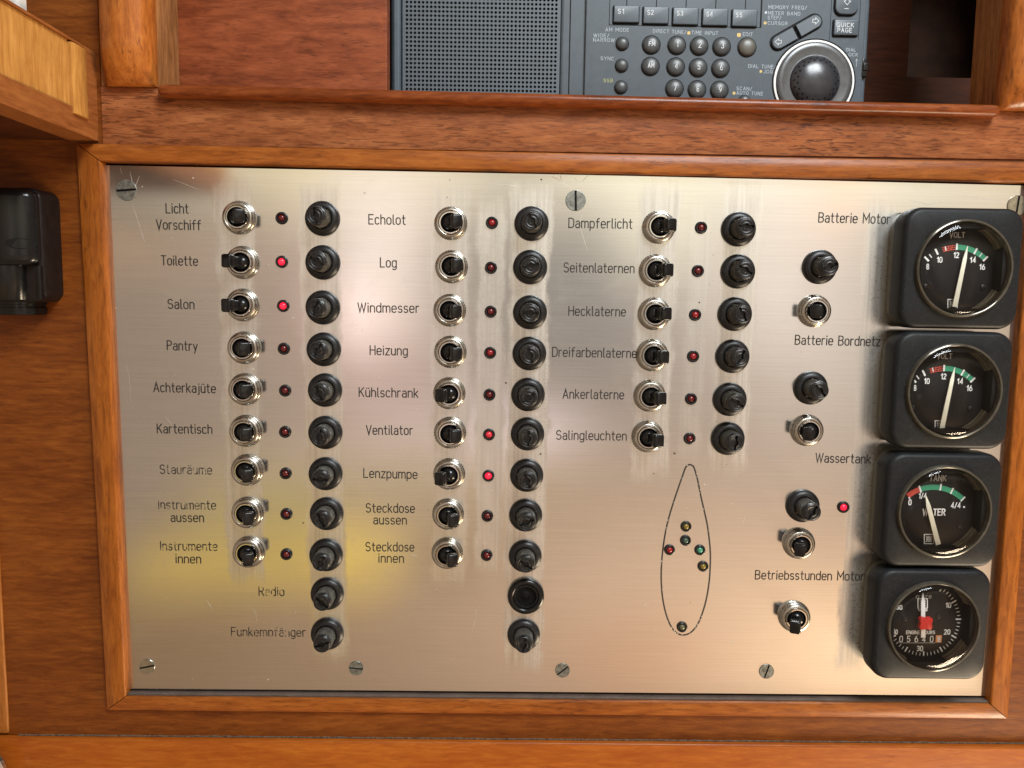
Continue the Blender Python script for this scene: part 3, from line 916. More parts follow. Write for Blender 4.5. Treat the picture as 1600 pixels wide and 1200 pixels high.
la = [(xl - 6, 13.1), (xl + 0.6, 13.1), (xl + 1.3, 14), (xl + 1.5, 19), (xl + 1.3, 24.5), (xl + .6, 25.9), (xl - 6, 25.9)]
mb.loft([[(x, zl0 + 8.5, d) for (x, d) in la], [(x, zl0 + 41, d) for (x, d) in la]], cap0=True, cap1=True)
mb.build('trim_strip', M['inlay'], lk)
mb = MB()
gx, gz = P(-12, -2, 60)
mb.slab(gx - 20, gx + 8.5, gz - 4, gz + 25, 50, 56, 2)
tag(mb.build('folded_cloth', M['pale']), 'pale grey corner of cloth above the locker in the top left corner', 'cloth')

# black fitting on the left bulkhead
bf = thing('wall_fitting', 'glossy black plastic wall fitting on the wood left of the switch panel', 'fitting', *P(10, 390, BK), BK)
lx, lz = P(10, 390, BK)


def L2(px, py, d):
    p = P(px, py, d)
    return (p[0] - lx, p[1] - lz)


xr = L2(100, 470, BK)[0]
zt, zb = L2(80, 299, 5)[1], L2(80, 472, 5)[1]
zmid, zbf = L2(60, 411, 20)[1], L2(60, 470, 20)[1]
mb = MB()
lo = []
for (ins, d) in ((0, 0), (0, 14.5), (0.25, 15.6), (0.9, 16.3), (1.6, 16.5)):
    lo.append([(x, z, d) for (x, z) in rr_loop(-60, xr - ins, zb + ins * .3, zt - ins * .3, 5.5)])
mb.loft(lo, cap0=True, cap1=True)
mb.build('back_plate', M['brown_side'], bf)


def barrel(x0, x1, zs, dep, k=0.42, base=16.0):
    """upright barrel: section rounded towards the viewer, lofted over z"""
    lo = []
    for (z, s) in zs:
        xc, hw = (x0 + x1) / 2, (x1 - x0) / 2 * s
        sec = [(xc + hw, base - 5)]
        for i in range(17):
            a = PI * i / 16
            ca, sa = math.cos(a), math.sin(a)
            sec.append((xc + hw * math.copysign(abs(ca) ** k, ca), base + (dep - base) * s * abs(sa) ** 0.8))
        sec.append((xc - hw, base - 5))
        lo.append([(x, z, d) for (x, d) in sec])
    return lo


xr1 = xr - 0.9
mb = MB()
mb.loft(barrel(xr1 - 44, xr1, [(zmid - 1.5, .80), (zmid - .5, .93), (zmid + 1.5, .99), (zmid + 4, 1), (zt - 5, 1), (zt - 2.5, .97), (zt - 1.6, .88), (zt - 1.1, .7)], 25, .7), cap0=True, cap1=True)
mb.build('upper_barrel', M['black_gloss'], bf, angle=60)
mb = MB()
xs = L2(54, 480, 14)[0]
mb.slab(xr - 2.6, xr - .7, zbf + .4, zmid - 1.2, 15, 18.6, .5)
mb.loft(barrel(xs - 32, xs - .5, [(zbf + .1, .97), (zbf + .6, 1), (zmid - .3, 1)], 23, .7), cap0=True, cap1=True)
mb.build('lower_block', M['black_gloss'], bf, angle=50)
mb = MB()
xs = L2(54, 480, 14)[0]
mb.loft(barrel(xs - 26, xs, [(zbf - 7.4, .90), (zbf - 7, .98), (zbf - 5, 1), (zbf - 3.6, 1), (zbf - 3.4, .94), (zbf - 2.2, .94), (zbf - 2, 1), (zbf - .1, 1)], 15, .7, 6), cap0=True, cap1=True)
mb.build('spigot', M['black_gloss'], bf, angle=50)
mb = MB()
hx, hz_ = L2(41, 381, 20)
fit_d = lambda x: 16 + 9 * max(0.0, 1 - min(1.0, abs(x - (xr1 - 22)) / 22) ** (2 / .7)) ** .4
mb = MB()
lo = []
for (s, d) in ((1.05, 18), (1.05, 22.25), (1.0, 22.4)):
    lo.append([(hx + 5.6 * s * math.cos(2 * PI * i / 24), hz_ + 2.7 * s * (math.sin(2 * PI * i / 24) if math.sin(2 * PI * i / 24) < 0 else 0.8 * math.sin(2 * PI * i / 24)), fit_d(hx + 5.6 * s * math.cos(2 * PI * i / 24)) + d - 22.2) for i in range(24)])
mb.loft(lo, cap1=True)
mb.build('slot_hole', M['black_hole'], bf)  # flush black patch, the hole's shade put into its colour

# chrome knob peeping in at the lower left
kx, kz = P(-33, 1204, 12)
ck = thing('chrome_knob', 'edge of a shiny chrome knob in the lower left corner', 'knob', kx, kz, BK + 3)
mb = MB()
mb.lathe([(6, 0), (6, 6), (14, 7), (16.6, 8.5), (17.2, 10), (16.6, 11.5), (13, 13.2), (7, 14.4), (0, 14.8)], 64)
mb.build('knob_cap', M['bright'], ck)

# ------------------------------------------------------------------ the steel panel
LAB = [  # text, x0, x1, baseline left, baseline right, wear
    ('Licht', 258.8, 295, 332.8, 333.3, .12), ('Vorschiff', 243.8, 314.3, 358, 359.2, .04), ('Toilette', 251.5, 309.5, 414, 415, 0),
    ('Salon', 261.8, 304, 482, 482.6, 0), ('Pantry', 260.5, 309, 546.5, 548, .05), ('Achterkajüte', 239.5, 337.5, 612, 614, .10),
    ('Kartentisch', 245, 332, 676.5, 677.5, .18), ('Stauräume', 249.5, 331.5, 740, 741, .42), ('Instrumente', 247, 337.7, 795, 796, .38), ('aussen', 266.5, 319, 815, 815.5, .08),
    ('Instrumente', 250, 340.2, 859.5, 860.3, .22), ('innen', 274, 314.5, 879.5, 880, .03), ('Radio', 404, 444.5, 930.5, 931, .22), ('Funkempfänger', 361, 478, 993.5, 994.5, .48),
    ('Echolot', 575.5, 634, 350, 350.8, 0), ('Log', 593.5, 620, 417.2, 417.6, 0), ('Windmesser', 558.5, 655.3, 487.6, 488.5, 0), ('Heizung', 577.5, 637.3, 554.2, 555, 0),
    ('Kühlschrank', 560.3, 653.7, 619.7, 621, .03), ('Ventilator', 571.7, 645.4, 678.7, 679.2, 0), ('Lenzpumpe', 567.5, 652.4, 745.8, 748, 0), ('Steckdose', 571.3, 648.3, 800.3, 801, .02),
    ('aussen', 583, 635.8, 818.7, 819.3, 0), ('Steckdose', 570.8, 647.5, 860.9, 861.3, .03), ('innen', 590.8, 631.3, 878.6, 879, 0),
    ('Dampferlicht', 887.8, 988.3, 355.5, 357, 0), ('Seitenlaternen', 880.2, 991.4, 425, 426.5, 0), ('Hecklaterne', 887.8, 978, 492.8, 494, .03), ('Dreifarbenlaterne', 862.3, 994.8, 556.8, 559, .02),
    ('Ankerlaterne', 878.8, 975.2, 622.4, 623.6, .02), ('Salingleuchten', 868.5, 979.3, 686.5, 688, .08), ('Batterie Motor', 1278.2, 1391, 347, 349.5, 0), ('Batterie Bordnetz', 1241.5, 1375.5, 538, 540.5, 0),
    ('Wassertank', 1273.5, 1360.5, 722, 724, 0), ('Betriebsstunden Motor', 1179.2, 1350, 904.7, 907, 0)]
LAB_BOX = LAB
sp = thing('switch_panel', 'brushed stainless steel switch panel with engraved German labels', 'switch panel')
c4 = [P(158, 257.5), P(1607, 289.5), P(1547.8, 1087.6), P(197, 1077)]
mb = MB()
top = [P(158, 257.5), P(580, 266.2), P(980, 274), P(1300, 281.8), P(1607, 289.5)]
bot = [P(197, 1077), P(580, 1079.5), P(980, 1082.8), P(1300, 1085.5), P(1547.8, 1087.8)]
ring = top + bot[::-1]
mb.loft([[(x, z, d) for (x, z) in ring] for d in (-2.0, -0.25)] + [[(x + (.2 if i in (0, 9) else -.2 if i in (4, 5) else 0), z + (-.2 if i < 5 else .2), 0) for i, (x, z) in enumerate(ring)]], cap0=True, cap1=True)


def scratch(px, w, d=0.03, mat=1):
    pts = [P(*p) for p in px]
    n = len(pts)
    vs, fs = [], []
    for i in range(n):
        a, b_ = pts[max(i - 1, 0)], pts[min(i + 1, n - 1)]
        l = math.hypot(b_[0] - a[0], b_[1] - a[1]) or 1
        k = w / 2 * math.sin(PI * (0.12 + 0.76 * i / (n - 1)))
        nx, nz = -(b_[1] - a[1]) / l * k, (b_[0] - a[0]) / l * k
        vs += [(pts[i][0] + nx, pts[i][1] + nz, d), (pts[i][0] - nx, pts[i][1] - nz, d)]
    for i in range(n - 1): fs.append((2 * i, 2 * i + 1, 2 * i + 3, 2 * i + 2))
    mb.add(vs, fs, mat)


for (s, w) in (([(206, 318), (214, 340), (222, 365), (226, 378)], .45), ([(203, 268), (206, 280), (207, 292)], .3), ([(188, 262), (190, 272)], .3),
               ([(218, 275), (212, 290), (210, 304)], .3), ([(872, 262), (878, 284), (896, 296)], .4), ([(884, 292), (872, 280), (862, 276)], .4), ([(898, 278), (906, 288), (922, 270)], .35),
               ([(850, 312), (866, 318), (876, 320)], .35), ([(756, 286), (800, 290), (846, 292)], .25), ([(322, 937), (328, 945), (332, 953)], .45), ([(910, 335), (905, 350), (918, 392)], .25),
               ([(258, 650), (266, 660), (272, 668)], .3), ([(395, 950), (400, 958), (401, 972)], .3), ([(1500, 305), (1540, 311), (1580, 316)], .3), ([(1420, 312), (1450, 320), (1470, 316)], .25),
               ([(745, 950), (742, 970), (738, 985)], .35), ([(1160, 818), (1163, 812), (1164, 806)], .35), ([(1240, 465), (1280, 468), (1320, 474)], .22), ([(196, 560), (202, 590), (206, 640)], .22),
               ([(640, 866), (650, 868), (652, 867)], .5), ([(690, 905), (705, 904), (716, 908)], .5), ([(270, 280), (300, 292), (310, 296)], .22)):
    scratch(s, w)
for k in range(22):
    x, y = rnd.uniform(200, 1540), rnd.uniform(285, 1065)
    a = rnd.gauss(0, .5) if rnd.random() < .6 else rnd.uniform(0, PI)
    l = rnd.uniform(4, 22)
    if any(q[1] - 34 < x < q[2] + 14 and q[3] - 36 < y < q[3] + 18 for q in LAB_BOX): continue
    scratch([(x, y), (x + l / 2 * math.cos(a), y + l / 2 * math.sin(a) + rnd.uniform(-1, 1)), (x + l * math.cos(a), y + l * math.sin(a))], rnd.uniform(.08, .15))
for k in range(190):
    if k < 60: x, y = rnd.choice((376, 506, 703, 766, 825, 1022, 1086, 1147)) + rnd.gauss(0, 18), rnd.uniform(300, 1000)
    else: x, y = rnd.uniform(180, 1560), rnd.uniform(275, 1070)
    if any(q[1] - 12 < x < q[2] + 12 and q[3] - 24 < y < q[3] + 8 for q in LAB_BOX): continue
    c = P(x, y)
    r = 0.16 + 0.55 * rnd.random() ** 4
    n = 7
    mb.add([(c[0] + r * rnd.uniform(.6, 1.2) * math.cos(2 * PI * i / n), c[1] + r * rnd.uniform(.6, 1.2) * math.sin(2 * PI * i / n), 0.028) for i in range(n)], [tuple(range(n))], 3 if rnd.random() < .22 else 2)
plate = mb.build('plate', [M['steel'], M['scratch'], M['speck'], M['speck_dark']], sp, recalc=False)
bm = bmesh.new(); bm.from_mesh(plate.data)
bm.normal_update()
for f in bm.faces:
    if f.normal.y > 0.9 and f.calc_center_median().y < 0.001: f.normal_flip()
bm.to_mesh(plate.data); bm.free()

for (s, x0, x1, y0, y1, wear) in LAB:
    mb = MB()
    lettering(mb, s, P(x0, y0), P(x1, y1), 4.75, 0.58 if wear < .3 else .52, 0.06, 0)
    o = mb.build('engraved_label', M['ink'] if wear < .2 else M['ink_worn'], sp, recalc=False)
    o['label'] = ('worn engraved word ' if wear >= .15 else 'engraved word ') + s
B0 = [(380, 62), (394, 68), (405, 82), (425, 150), (445, 250), (468, 350), (485, 430), (497, 520), (503, 600), (502, 680), (496, 770), (480, 870), (455, 960), (425, 1030), (385, 1077),
      (340, 1093), (300, 1081), (265, 1040), (236, 970), (216, 880), (207, 790), (206, 700), (213, 600), (228, 490), (250, 390), (280, 290), (310, 200), (335, 130), (352, 82), (366, 66)]


def smooth_closed(p, k=5):
    out, n = [], len(p)
    for i in range(n):
        a, b_, c, e = p[i - 1], p[i], p[(i + 1) % n], p[(i + 2) % n]
        for j in range(k):
            t_ = j / k
            out.append(tuple(.5 * (2 * b_[q] + (c[q] - a[q]) * t_ + (2 * a[q] - 5 * b_[q] + 4 * c[q] - e[q]) * t_ * t_ + (3 * b_[q] - a[q] - 3 * c[q] + e[q]) * t_ ** 3) for q in (0, 1)))
    return out


mb = MB()
bp_ = [P(980 + x / 3.873, 710 + y / 3.873) for (x, y) in smooth_closed(B0)]
ribbon(mb, bp_, 0.85, 0.06, closed=True)
for k in range(34):                                         # chips in the lacquer line
    i = rnd.randrange(len(bp_))
    a, b_ = bp_[i], bp_[(i + 1) % len(bp_)]
    t_ = rnd.random(); ox, oz = rnd.uniform(-.35, .35), rnd.uniform(-.3, .3)
    c = (a[0] + (b_[0] - a[0]) * t_ + ox, a[1] + (b_[1] - a[1]) * t_ + oz)
    r = rnd.uniform(.14, .34)
    mb.add([(c[0] + r * math.cos(2 * PI * q / 6), c[1] + r * 1.5 * math.sin(2 * PI * q / 6), 0.09) for q in range(6)], [tuple(range(6))], 1)
mb.build('boat_outline', [M['ink'], M['scratch']], sp, recalc=False)['label'] = 'black engraved outline of a boat hull'

# ------------------------------------------------------------------ toggle switches
def make_toggle():
    t = thing('toggle_switch', 'x', 'switch', group='toggle switches on the steel panel')
    mb = MB()
    mb.lathe([(8.4, 0), (8.5, .5), (8.4, 1.3), (8.1, 1.5), (8.0, 2.1), (7.9, 3.2), (7.4, 4.0), (6.6, 4.35), (6.15, 4.3), (5.95, 4.0), (5.9, 3.2)], 72,
             ridge=lambda a, d: 1 + (0.012 * math.cos(36 * a) if d < 1.4 else 0))
    mb.build('collar', M['chrome'], t, angle=50)
    mb = MB()
    mb.lathe([(5.9, 3.0), (5.85, 4.3), (5.5, 4.75), (5.0, 4.75), (4.75, 4.4), (4.65, 1.0)], 56)
    mb.build('lock_ring', M['bright'], t, angle=50)
    mb = MB()
    mb.lathe([(4.7, 3.3), (4.2, 3.0), (3.6, 2.4), (0, 1.6)], 40)
    mb.build('bushing', M['black_gloss'], t)
    mb = MB()
    mb.lathe([(3.7, -1.2), (3.9, 0), (3.6, 1.3), (2.9, 2.5), (1.8, 3.3), (0, 3.6)], 32)           # ball at the pivot
    lo = []
    for (hx_, hz2, d, c) in ((1.7, 2.3, 1.5, .8), (1.75, 2.45, 6.0, .8), (1.8, 2.55, 8.0, .8), (2.35, 2.95, 8.25, .9), (2.5, 3.1, 8.6, 1.0), (2.5, 3.15, 11.6, 1.0), (2.35, 3.0, 12.1, 1.0), (1.9, 2.55, 12.35, .9)):
        lo.append([(x, z, d) for (x, z) in rr_loop(-hx_, hx_, -hz2, hz2, c, 4)])
    mb.loft(lo, cap1=True)
    lv = mb.build('lever', M['black_gloss'], t, angle=45)
    lv.location = (0, -2.6 * MM, 0)
    return t


TOG = [(370.4, 339, 'R', 'the words Licht Vorschiff'), (375.8, 409.6, 'L', 'the word Toilette'), (375.6, 476.6, 'L', 'the word Salon'), (378, 544, 'R', 'the word Pantry'),
       (379.5, 609.5, 'R', 'the word Achterkajüte'), (380.8, 675, 'R', 'the word Kartentisch'), (383.2, 736.5, 'R', 'the worn word Stauräume'), (383.8, 803.5, 'R', 'the words Instrumente aussen'), (385.5, 865.5, 'R', 'the words Instrumente innen'),
       (703.6, 347.9, 'R', 'the word Echolot'), (704.8, 416.3, 'R', 'the word Log'), (702, 485, 'R', 'the word Windmesser'), (703, 550.6, 'R', 'the word Heizung'), (701.4, 615.8, 'L', 'the word Kühlschrank'), (702.5, 677.8, 'R', 'the word Ventilator'),
       (701.2, 743, 'L', 'the word Lenzpumpe'), (699.4, 806, 'R', 'the words Steckdose aussen'), (698.1, 867.5, 'R', 'the words Steckdose innen'),
       (1031.5, 353.8, 'R', 'the word Dampferlicht'), (1026, 422.5, 'R', 'the word Seitenlaternen'), (1024, 490.5, 'R', 'the word Hecklaterne'), (1021, 555.8, 'R', 'the word Dreifarbenlaterne'), (1017, 619.7, 'R', 'the word Ankerlaterne'), (1013.7, 683.8, 'R', 'the word Salingleuchten'),
       (1276.3, 486, 'L', 'Batterie Motor'), (1264.7, 674, 'L', 'Batterie Bordnetz'), (1251.9, 852, 'L', 'Wassertank'), (1244.7, 967.3, 'L', 'Betriebsstunden Motor')]
proto = make_toggle()
for i, (x, y, side, w) in enumerate(TOG):
    o = proto if i == 0 else copy_tree(proto)
    p = P(x, y, 4.2)
    o.location = (p[0] * MM, -0.02 * MM, p[1] * MM)
    o.rotation_euler = (rnd.gauss(0, .008), 0, rnd.gauss(0, .008))
    if i < 24: o['label'] = f"toggle switch beside {w}, its black lever leaning {'right' if side == 'R' else 'left'}"
    else: o['label'] = f"toggle switch beneath the words {w}, its black lever leaning left"
    lv = [c for c in o.children if c.name.startswith('lever')][0]
    ang = math.radians((20 if side == 'R' else -20) + rnd.gauss(0, 1.2))
    lv.scale = (1.12, 1.0, 1.08)
    lv.rotation_euler = (rnd.gauss(0, .02), 0, ang)

# ------------------------------------------------------------------ indicator lamps
def make_lamp():
    t = thing('indicator_lamp', 'x', 'indicator lamp', group='indicator lamps on the steel panel')
    mb = MB()
    mb.lathe([(3.15, 0), (3.2, .4), (3.05, 1.0), (2.6, 1.35), (2.1, 1.3), (1.85, .9), (1.8, 0.2)], 40)
    mb.build('holder', M['black'], t)
    mb = MB()
    mb.lathe([(1.82, 0.3), (1.75, .8), (1.4, 1.35), (.8, 1.7), (0, 1.85)], 28)
    mb.build('lens', M['led_off'], t)
    return t


LED = [(439.7, 340.7, 'off', 'Licht Vorschiff'), (439.7, 409, 'on', 'Toilette'), (442, 478, 'on', 'Salon'), (443, 545, 'off', 'Pantry'), (445, 610.5, 'off', 'Achterkajüte'), (445, 675.2, 'off', 'Kartentisch'), (445.8, 740, 'off', 'Stauräume'),
       (447, 803.5, 'off', 'Instrumente aussen'), (447, 866.5, 'off', 'Instrumente innen'), (768.6, 348, 'mid', 'Echolot'), (767, 418.3, 'off', 'Log'), (766.6, 487, 'off', 'Windmesser'), (765.8, 551.3, 'mid', 'Heizung'), (764.7, 617, 'off', 'Kühlschrank'),
       (764, 679.3, 'mid2', 'Ventilator'), (763, 743.7, 'on', 'Lenzpumpe'), (761.4, 806.6, 'off', 'Steckdose aussen'), (760.4, 868, 'off', 'Steckdose innen'), (1095.8, 355.5, 'off', 'Dampferlicht'), (1090.8, 423.3, 'off', 'Seitenlaternen'),
       (1086.5, 492, 'mid', 'Hecklaterne'), (1083.3, 557, 'mid', 'Dreifarbenlaterne'), (1080, 623.5, 'off', 'Ankerlaterne'), (1077.8, 685.4, 'off', 'Salingleuchten'), (1318.3, 792.7, 'on', 'Wassertank'),
       (1072.2, 823, 'olive', 'olive tinted indicator lamp, uppermost inside the boat outline'), (1071.4, 844.8, 'clear', 'dark clear indicator lamp just below the olive one inside the boat outline'),
       (1046.4, 859.5, 'red', 'red indicator lamp on the left edge of the boat outline'), (1093.9, 859.8, 'green', 'green indicator lamp in the right half of the boat outline'),
       (1098.8, 885.3, 'amber', 'amber indicator lamp touching the right edge of the boat outline'), (1066, 980.3, 'clear2', 'dark indicator lamp at the stern of the boat outline')]
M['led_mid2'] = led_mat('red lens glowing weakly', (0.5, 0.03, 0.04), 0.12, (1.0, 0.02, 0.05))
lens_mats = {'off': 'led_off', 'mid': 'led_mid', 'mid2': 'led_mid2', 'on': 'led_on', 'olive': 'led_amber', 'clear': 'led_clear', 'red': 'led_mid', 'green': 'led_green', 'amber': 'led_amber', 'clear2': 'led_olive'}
proto = make_lamp()
for i, (x, y, st, w) in enumerate(LED):
    o = proto if i == 0 else copy_tree(proto)
    p = P(x, y, .8)
    o.location = (p[0] * MM, -0.02 * MM, p[1] * MM)
    if i < 24: o['label'] = {'on': f'red indicator lamp glowing brightly in the row of {w}', 'mid2': f'red indicator lamp glowing faintly in the row of {w}'}.get(st, f'dark red unlit indicator lamp in the row of {w}')
    elif i == 24: o['label'] = 'glowing red indicator lamp below the word Wassertank'
    else: o['label'] = w
    if i >= 25: o.scale = (.92, .92, .92)
    if st != 'off':
        ln = [c for c in o.children if c.name.startswith('lens')][0]
        ln.data = ln.data.copy()
        ln.data.materials[0] = M[lens_mats[st]]

# ------------------------------------------------------------------ fuse holders
def slot_face(mb, R0, d0, ringh, w, depth, arrow=True, nr=22, na=120, mat=0, slotmat=None):
    """end of a cap: concentric ridges with a screwdriver slot cut across"""
    verts, faces, mi = [(0, 0, d0 - depth)], [], []
    for i in range(1, nr + 1):
        r = R0 * i / nr
        for j in range(na):
            a = 2 * PI * j / na
            x, z = r * math.cos(a), r * math.sin(a)
            d = d0 + (ringh * math.cos(2 * PI * r / R0 * 2.5) if r < R0 * 0.98 else 0)
            hw = w * (0.5 + (0.9 * max(0, 1 - abs(x) / (R0 * .42)) if arrow else 0))
            if arrow: hw *= 1.0 if x < R0 * .55 else 1.3
            if abs(z) < hw and (abs(x) < R0 * .93 or not arrow): d = d0 - depth
            verts.append((x, z, d))
    for j in range(na): faces.append((0, 1 + j, 1 + (j + 1) % na))
    for i in range(nr - 1):
        for j in range(na):
            a, b_ = 1 + i * na, 1 + (i + 1) * na
            faces.append((a + j, b_ + j, b_ + (j + 1) % na, a + (j + 1) % na))
    mb.add(verts, faces, mat)


def make_fuse():
    t = thing('fuse_holder', 'x', 'fuse holder', group='fuse holders on the steel panel')
    mb = MB()
    mb.lathe([(8.7, 0), (8.9, .6), (8.8, 1.4), (8.2, 2.4), (7.2, 3.0), (6.3, 3.3), (5.6, 3.3), (5.2, 3.0), (5.1, 1.6)], 72)
    mb.build('base', M['black'], t, angle=50)
    mb = MB()
    K = 44
    mb.lathe([(4.9, 1.6), (4.9, 3.6), (4.85, 11.6), (4.7, 11.9), (4.65, 11.95), (4.6, 13.2), (4.4, 13.8), (4.15, 14.0)], K * 4,
             ridge=lambda a, d: 1 + (0.03 * math.cos(K * a) if 3.5 < d < 11.7 else 0))
    for q in range(len(mb.mi)):
        if q >= 2 * K * 4: mb.mi[q] = 1
    mb.mi[:2 * K * 4] = [0] * (2 * K * 4)
    slot_face(mb, 4.15, 14.0, .13, 1.05, 1.7, mat=1)
    mb.build('cap', [M['knurl'], M['black']], t, angle=30)
    return t


FUS = [(503.4, 341.3, 'the Licht Vorschiff row', 100), (504, 410, 'the Toilette row', 150), (504, 480.5, 'the Salon row', 70), (505.5, 546, 'the Pantry row', 60), (507.5, 609.7, 'the Achterkajüte row', 110), (508, 676, 'the Kartentisch row', 75),
       (508.3, 740.5, 'the Stauräume row', 178), (510, 803, 'the Instrumente aussen row', 115), (509.2, 867.5, 'the Instrumente innen row', 60), (511, 928, 'Radio', 140), (511, 990.7, 'Funkempfänger', 20),
       (830.6, 349.2, 'the Echolot row', 120), (828.4, 417.4, 'the Log row', 15), (828.2, 488, 'the Windmesser row', 178), (827.2, 552.5, 'the Heizung row', 105), (825, 616.7, 'the Kühlschrank row', 40), (824.3, 678.2, 'the Ventilator row', 88),
       (823, 743, 'the Lenzpumpe row', 110), (821.4, 805.3, 'the Steckdose aussen row', 25), (820.6, 869.3, 'the Steckdose innen row', 145), (818.3, 992.2, 'below', 80),
       (1154.3, 357.8, 'the Dampferlicht row', 0), (1153.3, 424, 'the Seitenlaternen row', 150), (1148.5, 490.8, 'the Hecklaterne row', 120), (1144.8, 556.8, 'the Dreifarbenlaterne row', 65), (1140.4, 624.2, 'the Ankerlaterne row', 150), (1137.5, 685.4, 'the Salingleuchten row', 85),
       (1281.3, 417, 'Batterie Motor', 20), (1267, 606.3, 'Batterie Bordnetz', 135), (1254.7, 790.7, 'Wassertank', 60)]
proto = make_fuse()
for i, (x, y, w, rot) in enumerate(FUS):
    o = proto if i == 0 else copy_tree(proto)
    p = P(x, y, 1.0)
    o.location = (p[0] * MM, -0.02 * MM, p[1] * MM)
    o.rotation_euler = (rnd.gauss(0, .012), 0, rnd.gauss(0, .012))
    if w == 'below': o['label'] = 'black fuse holder below the empty socket, lowest in the middle column'
    elif w.startswith('the'): o['label'] = f'black fuse holder with knurled slotted cap at the end of {w}'
    elif w in ('Radio', 'Funkempfänger'): o['label'] = f'black fuse holder with knurled slotted cap beside the worn word {w}'
    else: o['label'] = f'black fuse holder with knurled slotted cap below the words {w}' if ' ' in w else f'black fuse holder with knurled slotted cap below the word {w}'
    cp = [c for c in o.children if c.name.startswith('cap')][0]
    cp.rotation_euler = (0, math.radians(-rot), 0)

p = P(821.7, 932, 2)
es = thing('power_socket', 'black round socket without its cap, open in the middle column of fuses', 'socket', p[0], p[1], 0.02)
mb = MB()
mb.lathe([(9.6, 0), (9.9, 1.0), (9.8, 2.2), (9.2, 3.2), (8.2, 3.7), (7.2, 3.5), (6.7, 2.8), (6.4, 1.5), (6.3, 0.1)], 72)
mb.build('socket_rim', M['black_gloss'], es, angle=50)
mb = MB()
mb.lathe([(6.35, 2.2), (6.3, 2.6), (5.9, 2.7), (5.6, 2.3), (5.5, 0.15)], 48)
mb.build('inner_ring', M['black'], es)
mb = MB()
mb.lathe([(5.6, .15), (4.4, .15), (2.4, .2), (2.0, .5), (1.2, .8), (0, .8)], 40)
mb.build('contact', M['black_hole'], es)

# ------------------------------------------------------------------ screws
def make_screw(r=5.1):
    mb = MB()
    n = 96
    mb.lathe([(r, 0), (r, .35), (r * .97, .6)], n)
    # slot with true straight sides: two half discs and a floor
    w, dep, top = r * .11, .75, .62
    for sg in (1, -1):
        a0 = math.asin(w / r)
        rim = [(r * .97 * math.cos(a0 + (PI - 2 * a0) * i / 40), sg * r * .97 * math.sin(a0 + (PI - 2 * a0) * i / 40)) for i in range(41)]
        mb.add([(x, z, top) for (x, z) in rim], [tuple(range(41))])
        mb.add([(rim[0][0], rim[0][1], top), (rim[-1][0], rim[-1][1], top), (rim[-1][0], rim[-1][1], top - dep), (rim[0][0], rim[0][1], top - dep)], [(0, 1, 2, 3)])
    mb.add([(-r * .97, -w, .08), (r * .97, -w, .08), (r * .97, w, .08), (-r * .97, w, .08)], [(0, 1, 2, 3)], 1)
    return mb


SCR = [(197, 297, 5.3, 5, 'screw', 'grey slotted screw in the upper left corner of the steel panel'), (899.5, 313.3, 5.2, 92, 'screw', 'grey slotted screw above the word Dampferlicht, slot upright'),
       (1590, 321, 5.2, 85, 'screw_brass', 'yellowish screw half hidden behind the topmost square gauge'), (229.3, 1042, 4.3, 12, 'screw_shiny', 'shiny slotted screw in the lower left corner of the steel panel'),
       (556.2, 1044.5, 4.0, 175, 'screw', 'dull grey screw at the bottom edge below the Funkempfänger fuse holder'), (879, 1048, 4.0, 40, 'screw', 'dull grey screw at the bottom edge between the middle fuse column and the boat outline'),
       (1198, 1049.5, 4.1, 72, 'screw', 'grey slotted screw at the bottom edge below the words Betriebsstunden Motor')]
for (x, y, r, rot, mk, lb) in SCR:
    p = P(x, y, .5)
    o = make_screw(r).build('panel_screw', [M[mk], M['black_hole']], None, (p[0], p[1], 0.02))
    o.rotation_euler = (0, math.radians(-rot), 0)
    tag(o, lb, 'screw', 'slotted screws holding the steel panel')

# ------------------------------------------------------------------ gauges
FRONT = 22.0
SUNK = -3.6


